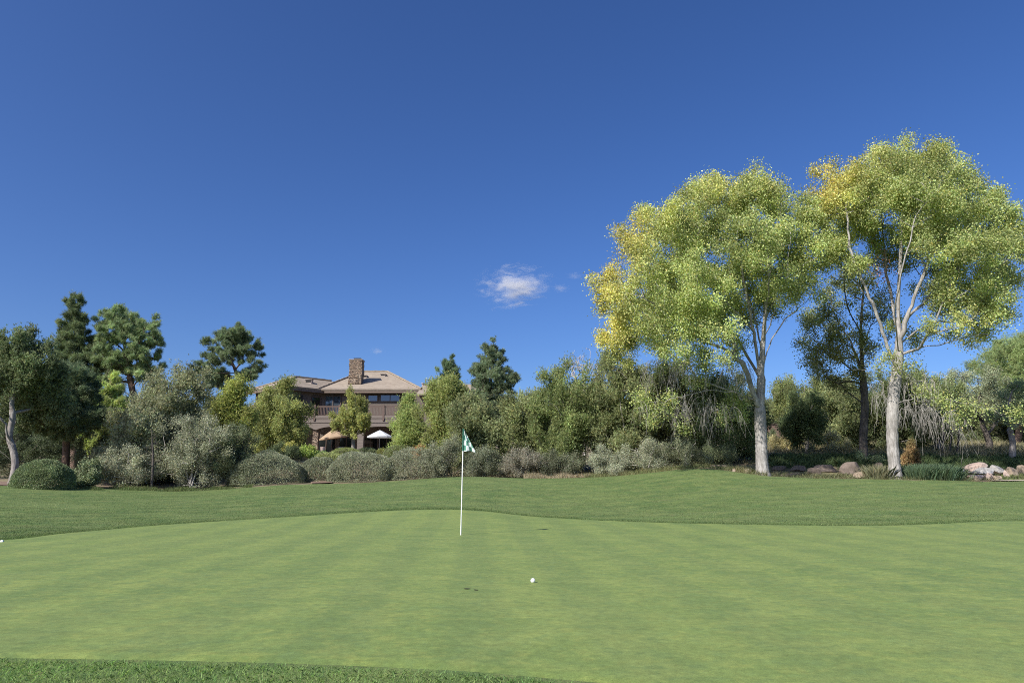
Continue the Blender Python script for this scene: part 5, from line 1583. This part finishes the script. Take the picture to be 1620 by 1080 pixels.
shrub('fern_plant', 'smaller deep green leafy plant just right of the stone pillar', 507, 46.5, 711, 22, 52, natt=50, per=46, colr=(.07, .115, .035), L=(.09, .14), W=(.035, .05), rbase=.02, upw=1.2, group='leafy plants below the stone pillar')
shrub('fern_plant', 'yellow flowering low plant under the juniper left of the deck', 458, 47, 702, 26, 53, natt=60, per=46, colr=(.15, .155, .04), L=(.07, .12), W=(.04, .06), rbase=.02)
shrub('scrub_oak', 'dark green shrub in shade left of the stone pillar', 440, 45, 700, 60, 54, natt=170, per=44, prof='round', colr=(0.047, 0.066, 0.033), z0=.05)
shrub('fern_plant', 'orange tinted low plant at the foot of the conical juniper', 664, 45, 707, 34, 55, natt=80, per=46, colr=(.17, .105, .05), L=(.06, .1), W=(.03, .05), rbase=.02)
# junipers round the house
juniper('juniper_tree', 'broad juniper standing before the left end of the deck', 438, 49, 601, 86, 61, prof='egg', z0=.12, natt=460, per=42, colr=(.118, .138, .055), alt=(.17, .18, .045), altf=lambda p, r: r.uniform(0, 1, len(p))*.5, multi=2, gap=.16, gscale=.8, n=24)
pxtree('juniper_tree', 'small juniper with pale stem and open crown before the deck', 559, 50,
       [[(558.5, 700), (559, 688), (558, 672), (558, 650), (557, 632)], [(558, 676), (540, 668, .4), (528, 664, .6)], [(558, 674), (576, 668, -.4), (584, 664, -.5)]],
       [(557, 628, 6, 10), (556, 640, 12, 12), (568, 645, 10, 12), (545, 650, 11, 11), (556, 655, 18, 12), (575, 655, 10, 12), (534, 662, 12, 10), (556, 670, 20, 10), (578, 668, 12, 9), (540, 675, 14, 8), (570, 678, 16, 8), (527, 668, 7, 8), (586, 672, 6, 6)],
       62, 190, 36, .13, colr=(.13, .145, .048), bark='bark_white', gap=.24, gscale=.6, sig=(.1, .13))
juniper('juniper_tree', 'pointed juniper hiding the right end of the deck', 642, 48, 632, 46, 63, prof='flame', z0=.08, natt=300, per=44, colr=(.112, .142, .050), n=20, tall=1.9)
juniper('juniper_tree', 'tall dense pointed juniper right of the house roof', 706, 44, 588, 78, 64, prof='flame', z0=.06, natt=520, per=44, colr=(.108, .132, .046), alt=(.16, .17, .045), altf=lambda p, r: r.uniform(0, 1, len(p))*.4, multi=2, n=26, tall=1.8)
juniper('pine_tree', 'dark pine top showing just above the roof end', 707, 62, 562, 46, 65, prof='round', z0=.5, natt=150, per=30, **{**PINE, 'colr': (.05, .075, .032)}, gap=.2)
pxtree('pine_tree', 'tall dark pinyon with pointed top in the middle of the tree line', 776, 46,
       [[(777, 700), (777, 640), (777, 590), (776, 545)], [(777, 610), (805, 590, .5), (822, 598, .6)], [(777, 620), (750, 590, -.5)]],
       [(773, 548, 10, 12), (783, 560, 14, 10), (764, 562, 12, 12), (775, 578, 22, 13), (796, 578, 10, 9), (757, 585, 12, 12), (776, 598, 26, 14), (802, 600, 16, 9), (818, 600, 10, 6), (757, 612, 20, 15), (790, 620, 26, 15), (768, 640, 30, 18), (800, 645, 20, 16), (745, 650, 18, 18), (775, 670, 34, 18)],
       66, 520, 34, .2, gap=.2, gscale=.7, **{**PINE, 'colr': (.062, .082, .042), 'L': (.1, .16)})
juniper('juniper_tree', 'dull olive juniper behind the flag', 745, 39.5, 628, 92, 67, prof='round', z0=.06, natt=380, per=40, multi=3, colr=(.085, .102, .050), gap=.18, gscale=.8)
juniper('juniper_tree', 'olive juniper just right of the flag with dark gaps', 832, 40, 612, 84, 68, prof='egg', z0=.08, natt=360, per=38, multi=2, colr=OLIVE, gap=.24, gscale=.9)
juniper('juniper_tree', 'open juniper with visible dark stems in the centre right of the tree line', 900, 39, 576, 104, 69, prof='round', z0=.18, natt=480, per=36, multi=3, colr=(.088, .112, .045), gap=.3, gscale=.9, rbase=.2)
juniper('juniper_tree', 'wide grey olive juniper left of the cottonwood crown', 985, 38.6, 562, 120, 70, prof='egg', z0=.06, natt=620, per=40, multi=3, colr=(.092, .110, .052), gap=.16, gscale=.9, n=26)
juniper('juniper_tree', 'shaded juniper under the left edge of the cottonwood crown', 1065, 40, 550, 104, 71, prof='egg', z0=.08, natt=460, per=38, multi=2, colr=(.082, .095, .050), gap=.2, gscale=.9)
juniper('juniper_tree', 'dark juniper close behind the straight cottonwood trunk', 1150, 39, 600, 112, 72, prof='round', z0=.08, natt=420, per=38, multi=3, colr=(.060, .085, .038), gap=.2, gscale=.9)
# leafless pale tree behind
pxtree('bare_tree', 'pale almost leafless tree rising behind the junipers', 925, 66,
       [[(925, 690), (925, 640), (923, 600), (920, 570)], [(924, 620), (905, 590), (898, 565)], [(924, 620), (945, 595), (955, 570)], [(924, 610), (932, 580), (934, 556)]],
       [(905, 575, 15, 18), (922, 570, 14, 18), (945, 582, 14, 16), (958, 585, 10, 14)], 73, 300, 1, .16, kind='broad', bark='dead_twig', colr=(.11, .12, .08), L=(.08, .12), W=(.07, .1), rtip=.014)
# grey rabbitbrush row
for k, (px, D, yt, w, lb, c) in enumerate([
        (702, 36.4, 690, 74, 'tall grey brush right of the clipped row, left of the flag', (.115, .13, .09)),
        (765, 36.2, 712, 74, 'dusky low brush directly behind the flagstick', (.08, .095, .065)),
        (826, 36.2, 706, 76, 'purplish grey brush in the centre of the hedge line', (.115, .115, .095)),
        (893, 36.4, 712, 72, 'dark low brush above the dry golden grass', (.075, .088, .058)),
        (962, 35.6, 708, 76, 'silver brush at the right end of the dry golden grass', (.14, .158, .118)),
        (1022, 35.4, 698, 82, 'silver grey brush in the middle right of the hedge line', (.135, .152, .112)),
        (1085, 35.6, 690, 86, 'dusky brush under the hanging cottonwood twigs', (.088, .105, .068)),
        (1140, 36.5, 700, 66, 'shaded brush left of the straight cottonwood trunk', (.07, .09, .05))]):
    shrub('brush_shrub', lb, px, D, yt, w, 80+k, natt=270, per=60, colr=tuple(x*.8 for x in c), gap=.12, gscale=.45, multi=4, L=(.05, .08), W=(.02, .032), upw=.9, bark='dead_twig', group='wild brush along the lawn edge', z0=.05)

# ------------------------------------------------------------------ right-hand side behind the cottonwoods
juniper('juniper_tree', 'small dark juniper with two thin trunks between the cottonwoods', 1277, 43, 634, 74, 91, prof='round', z0=.42, natt=240, per=40, multi=2, colr=(.055, .078, .036), rbase=.12, gap=.12)
juniper('juniper_tree', 'olive juniper behind the small two trunked one', 1278, 50, 592, 84, 92, prof='round', z0=.2, natt=320, per=38, multi=2, colr=(.098, .12, .048), gap=.16)
juniper('juniper_tree', 'grey green juniper behind the dark cottonwood trunk', 1335, 47, 600, 100, 93, prof='round', z0=.12, natt=420, per=38, multi=3, colr=(.095, .115, .055), gap=.2, gscale=.9)
juniper('juniper_tree', 'juniper in shade behind the forked cottonwood trunk', 1420, 46, 592, 108, 94, prof='round', z0=.14, natt=420, per=38, multi=3, colr=(.07, .09, .042), gap=.2, gscale=.9)
juniper('juniper_tree', 'round juniper right of the forked cottonwood', 1487, 47, 590, 92, 95, prof='round', z0=.2, natt=380, per=38, multi=3, colr=(.085, .11, .046), gap=.18, gscale=.9)
pxtree('oak_tree', 'silver leaved oak with two leaning dark trunks at the right', 1568, 48,
       [[(1565, 700), (1560, 685), (1553, 668), (1550, 640), (1548, 600)], [(1560, 690), (1575, 670, .6), (1590, 650, 1), (1600, 630, 1)], [(1553, 665), (1530, 640, -.6), (1515, 620, -.8)]],
       [(1545, 590, 30, 18), (1520, 605, 24, 18), (1570, 600, 28, 18), (1545, 615, 36, 18), (1590, 615, 24, 18), (1515, 630, 24, 16), (1575, 635, 30, 16), (1605, 640, 22, 20), (1545, 645, 30, 14), (1590, 660, 24, 14)],
       96, 420, 44, .2, kind='shrub', colr=(.098, .116, .074), bark='bark_dark', L=(.07, .11), W=(.04, .06), gap=.16, gscale=.8, sig=(.16, .1))
pxtree('oak_tree', 'oak trunk with pale side limb at the right frame edge', 1603, 40,
       [[(1602, 700), (1598, 680), (1594, 655), (1600, 620)], [(1597, 672), (1580, 668, -.4), (1568, 672, -.6)], [(1598, 680), (1618, 660), (1630, 630)]],
       [(1612, 640, 24, 22), (1632, 620, 28, 24), (1640, 655, 28, 20), (1600, 660, 14, 10, .6)], 97, 200, 44, .16, kind='shrub', colr=(.085, .115, .058), bark='bark_grey', L=(.07, .11), W=(.04, .06), gap=.16, gscale=.8, sig=(.16, .1))
pxtree('pine_tree', 'large rounded pine rising behind the silver oak at the right edge', 1612, 58,
       [[(1612, 680), (1610, 630), (1608, 580), (1610, 550)], [(1610, 620), (1580, 600), (1568, 585)], [(1610, 610), (1640, 590), (1655, 575)]],
       [(1598, 548, 24, 14), (1625, 545, 22, 14), (1575, 566, 20, 14), (1605, 568, 30, 16), (1640, 565, 26, 18), (1562, 585, 14, 12), (1590, 592, 30, 16), (1625, 592, 28, 16), (1655, 590, 22, 18), (1600, 618, 34, 16), (1640, 620, 28, 16), (1575, 625, 22, 14), (1610, 645, 36, 14)],
       98, 560, 32, .26, gap=.16, gscale=.9, **{**PINE, 'colr': (.092, .118, .042), 'L': (.16, .24), 'sig': (.2, .15)})
for k, (px, h, w, lb) in enumerate([(1492, 672, 22, 'thin dark sapling trunk nearest the forked cottonwood'), (1504, 668, 24, 'thin straight sapling second from the forked cottonwood'), (1516, 670, 22, 'thin sapling nearest the leaning oak trunks')]):
    rng = np.random.default_rng(400+k); D = 43+k*.7
    b = G(px, D, -.05)
    cl = px_clumps([(px-5, h, w*.5, 14), (px+6, h-8, w*.5, 14), (px, h-18, w*.45, 14)], D, False)
    plant('sapling', lb, 'tree', b, [[b, P(px+1, 690, D), P(px, 670, D), P(px+1, 650, D)]], cl, rng, kind='shrub', natt=60, per=36, colr=(.07, .09, .045), L=(.06, .1), W=(.035, .05), bark='bark_dark', rbase=.06, group='saplings in the golden grass')
juniper('juniper_bush', 'small orange brown withered conifer bush beside the forked cottonwood trunk', 1443, 34.5, 697, 28, 99, prof='cone', cat='shrub', z0=.05, natt=120, per=40, colr=(.128, .094, .048), alt=(.10, .105, .04), altf=lambda p, r: np.clip((p[:, 2]-p[:, 2].max()+.5)*1.3, 0, 1), L=(.06, .1), W=(.025, .035), sig=(.07, .08), parts=('stem', 'foliage'), rbase=.04)
shrub('brush_shrub', 'pale tan dry brush in the open ground between the cottonwoods', 1248, 46, 690, 60, 110, natt=150, per=50, colr=(.20, .19, .10), gap=.15, gscale=.5, upw=.9, bark='dead_twig', z0=.05)
shrub('brush_shrub', 'greyish tan brush before the two trunked juniper', 1318, 45, 688, 64, 111, natt=170, per=50, colr=(.17, .17, .10), gap=.15, gscale=.5, upw=.9, bark='dead_twig', z0=.05)
shrub('brush_shrub', 'green grey brush against the dark cottonwood trunk', 1375, 36.5, 722, 44, 112, natt=110, per=50, colr=(.12, .15, .075), gap=.15, gscale=.5, upw=.9, z0=.05)
shrub('brush_shrub', 'small dark shrub under the tan garden wall', 1223, 54, 681, 30, 113, natt=70, per=50, colr=(.05, .07, .035))
# far wood closing the gaps
for k, (px, D, yt, w) in enumerate([(-40, 60, 590, 110), (30, 66, 600, 100), (95, 72, 615, 90), (180, 70, 610, 100), (270, 66, 615, 110), (340, 60, 625, 80), (820, 72, 620, 100), (875, 76, 606, 90), (950, 74, 606, 90), (1035, 70, 600, 100), (1110, 66, 600, 100),
                                   (1185, 68, 600, 90), (1248, 72, 606, 70), (1310, 66, 608, 90), (1385, 70, 600, 100), (1460, 66, 604, 100), (1530, 70, 600, 100), (1680, 62, 580, 120), (725, 70, 610, 90), (1495, 64, 655, 80), (1545, 62, 650, 90), (1600, 63, 648, 90), (1655, 60, 640, 90), (1260, 64, 655, 70), (1430, 64, 650, 90), (1350, 62, 650, 90), (20, 55, 640, 110), (130, 58, 640, 100), (-90, 56, 610, 130)]):
    juniper('juniper_tree', 'dull green juniper of the far wood glimpsed between nearer trees', px, D, yt, w, 500+k, prof='round', z0=.02, natt=170, per=36, multi=2, colr=(.058, .072, .036), L=(.16, .26), W=(.035, .05), sig=(.24, .22), group='junipers of the far wood', n=16, tall=1.2)

# ------------------------------------------------------------------ grasses of the beds
edge_strip('golden_grass', 'dry golden grass between lawn and brush', (828, 935), (.1, 1.6), 5200, (.14, .34), (.006, .012), (.17, .142, .09), (.16, .14, .085), 601, lean=.3, thr=-.5)
edge_strip('green_weeds', 'ragged green weeds at the foot of the left thicket', (90, 400), (-.25, 1.0), 9000, (.08, .26), (.006, .012), (.05, .075, .025), (.075, .095, .03), 602, lean=.35)
edge_strip('tall_grass', 'tall green grass climbing the mound left of the straight cottonwood', (925, 1215), (-.1, 2.2), 12000, (.14, .36), (.006, .012), (.07, .09, .032), (.125, .115, .052), 603, lean=.35)
edge_strip('bed_grass', 'mixed weeds and grass along the planted bed at the right', (1215, 1620), (.05, 2.6), 15000, (.08, .3), (.006, .012), (.055, .074, .03), (.11, .105, .05), 604, lean=.4, thr=-.12)
strip('dark_ivy', 'dark green ground cover behind the rocks', (1220, 1700), (35.0, 41), 30000, (.18, .5), (.012, .026), (.036, .060, .022), (.06, .085, .03), 605, lean=.5, thr=-.3)
strip('dry_meadow', 'pale golden meadow grass on the rise under the trees', (1200, 1720), (42, 60), 26000, (.25, .6), (.012, .022), (.165, .145, .075), (.12, .12, .06), 606, lean=.3, thr=-.3)
strip('bright_grass', 'bright lime green grass right of the rock pile', (1585, 1700), (31.6, 33.4), 5000, (.06, .18), (.006, .012), (.11, .155, .035), (.09, .125, .035), 607, lean=.4, thr=-.6)
strip('understory', 'low leafy undergrowth beneath the left and central trees', (-150, 1200), (36, 52), 26000, (.15, .45), (.015, .03), (.04, .05, .024), (.065, .06, .034), 608, lean=.6, thr=-.2)
# clump of blue green reed grass
def grass_clump(px, D, w, h, n, c, seed, label, name='ornamental_grass'):
    rng = np.random.default_rng(seed)
    b = G(px, D, 0); R = w/2/pxm(740, D); H = h/pxm(740, D)
    x = b[0]+rng.normal(0, R*.42, n); y = D+rng.normal(0, R*.4, n)
    pts = np.column_stack([x, y]); out = np.column_stack([x-b[0], y-D])/R
    d = unit(np.column_stack([out*.55+rng.normal(0, .18, (n, 2)), np.ones(n)]))
    z = gz(x, y)-.02; p = np.column_stack([x, y, z]); Hh = (rng.uniform(.55, 1.0, n)*H)[:, None]
    a = rng.uniform(0, 6.28, n); s = np.column_stack([np.cos(a), np.sin(a), np.zeros(n)])*.011
    mid = p+d*Hh*.6; tip = mid+d*Hh*.4+np.column_stack([d[:, :2], np.zeros(n)])*Hh*.35-np.array([0, 0, .12])*Hh
    V = np.stack([p-s, p+s, mid+s*.8, tip, mid-s*.8], 1).reshape(-1, 3)
    root = empty(name, b, label, 'grass plant')
    cols = leafcols(n, c, rng, .2)
    mesh_np('blades', V, np.arange(5*n), 5, M['grass_blade'], root, np.repeat(cols, 5, 0), org=b)
    return root
grass_clump(1452, 31.9, 46, 30, 1500, (.065, .10, .052), 701, 'blue green reed grass clump nearest the forked cottonwood trunk')
grass_clump(1488, 31.9, 50, 31, 1700, (.07, .105, .054), 702, 'blue green reed grass clump beside the rock pile')
grass_clump(1385, 31.9, 40, 28, 700, (.11, .11, .06), 703, 'loose tan green grass clump left of the forked cottonwood trunk')
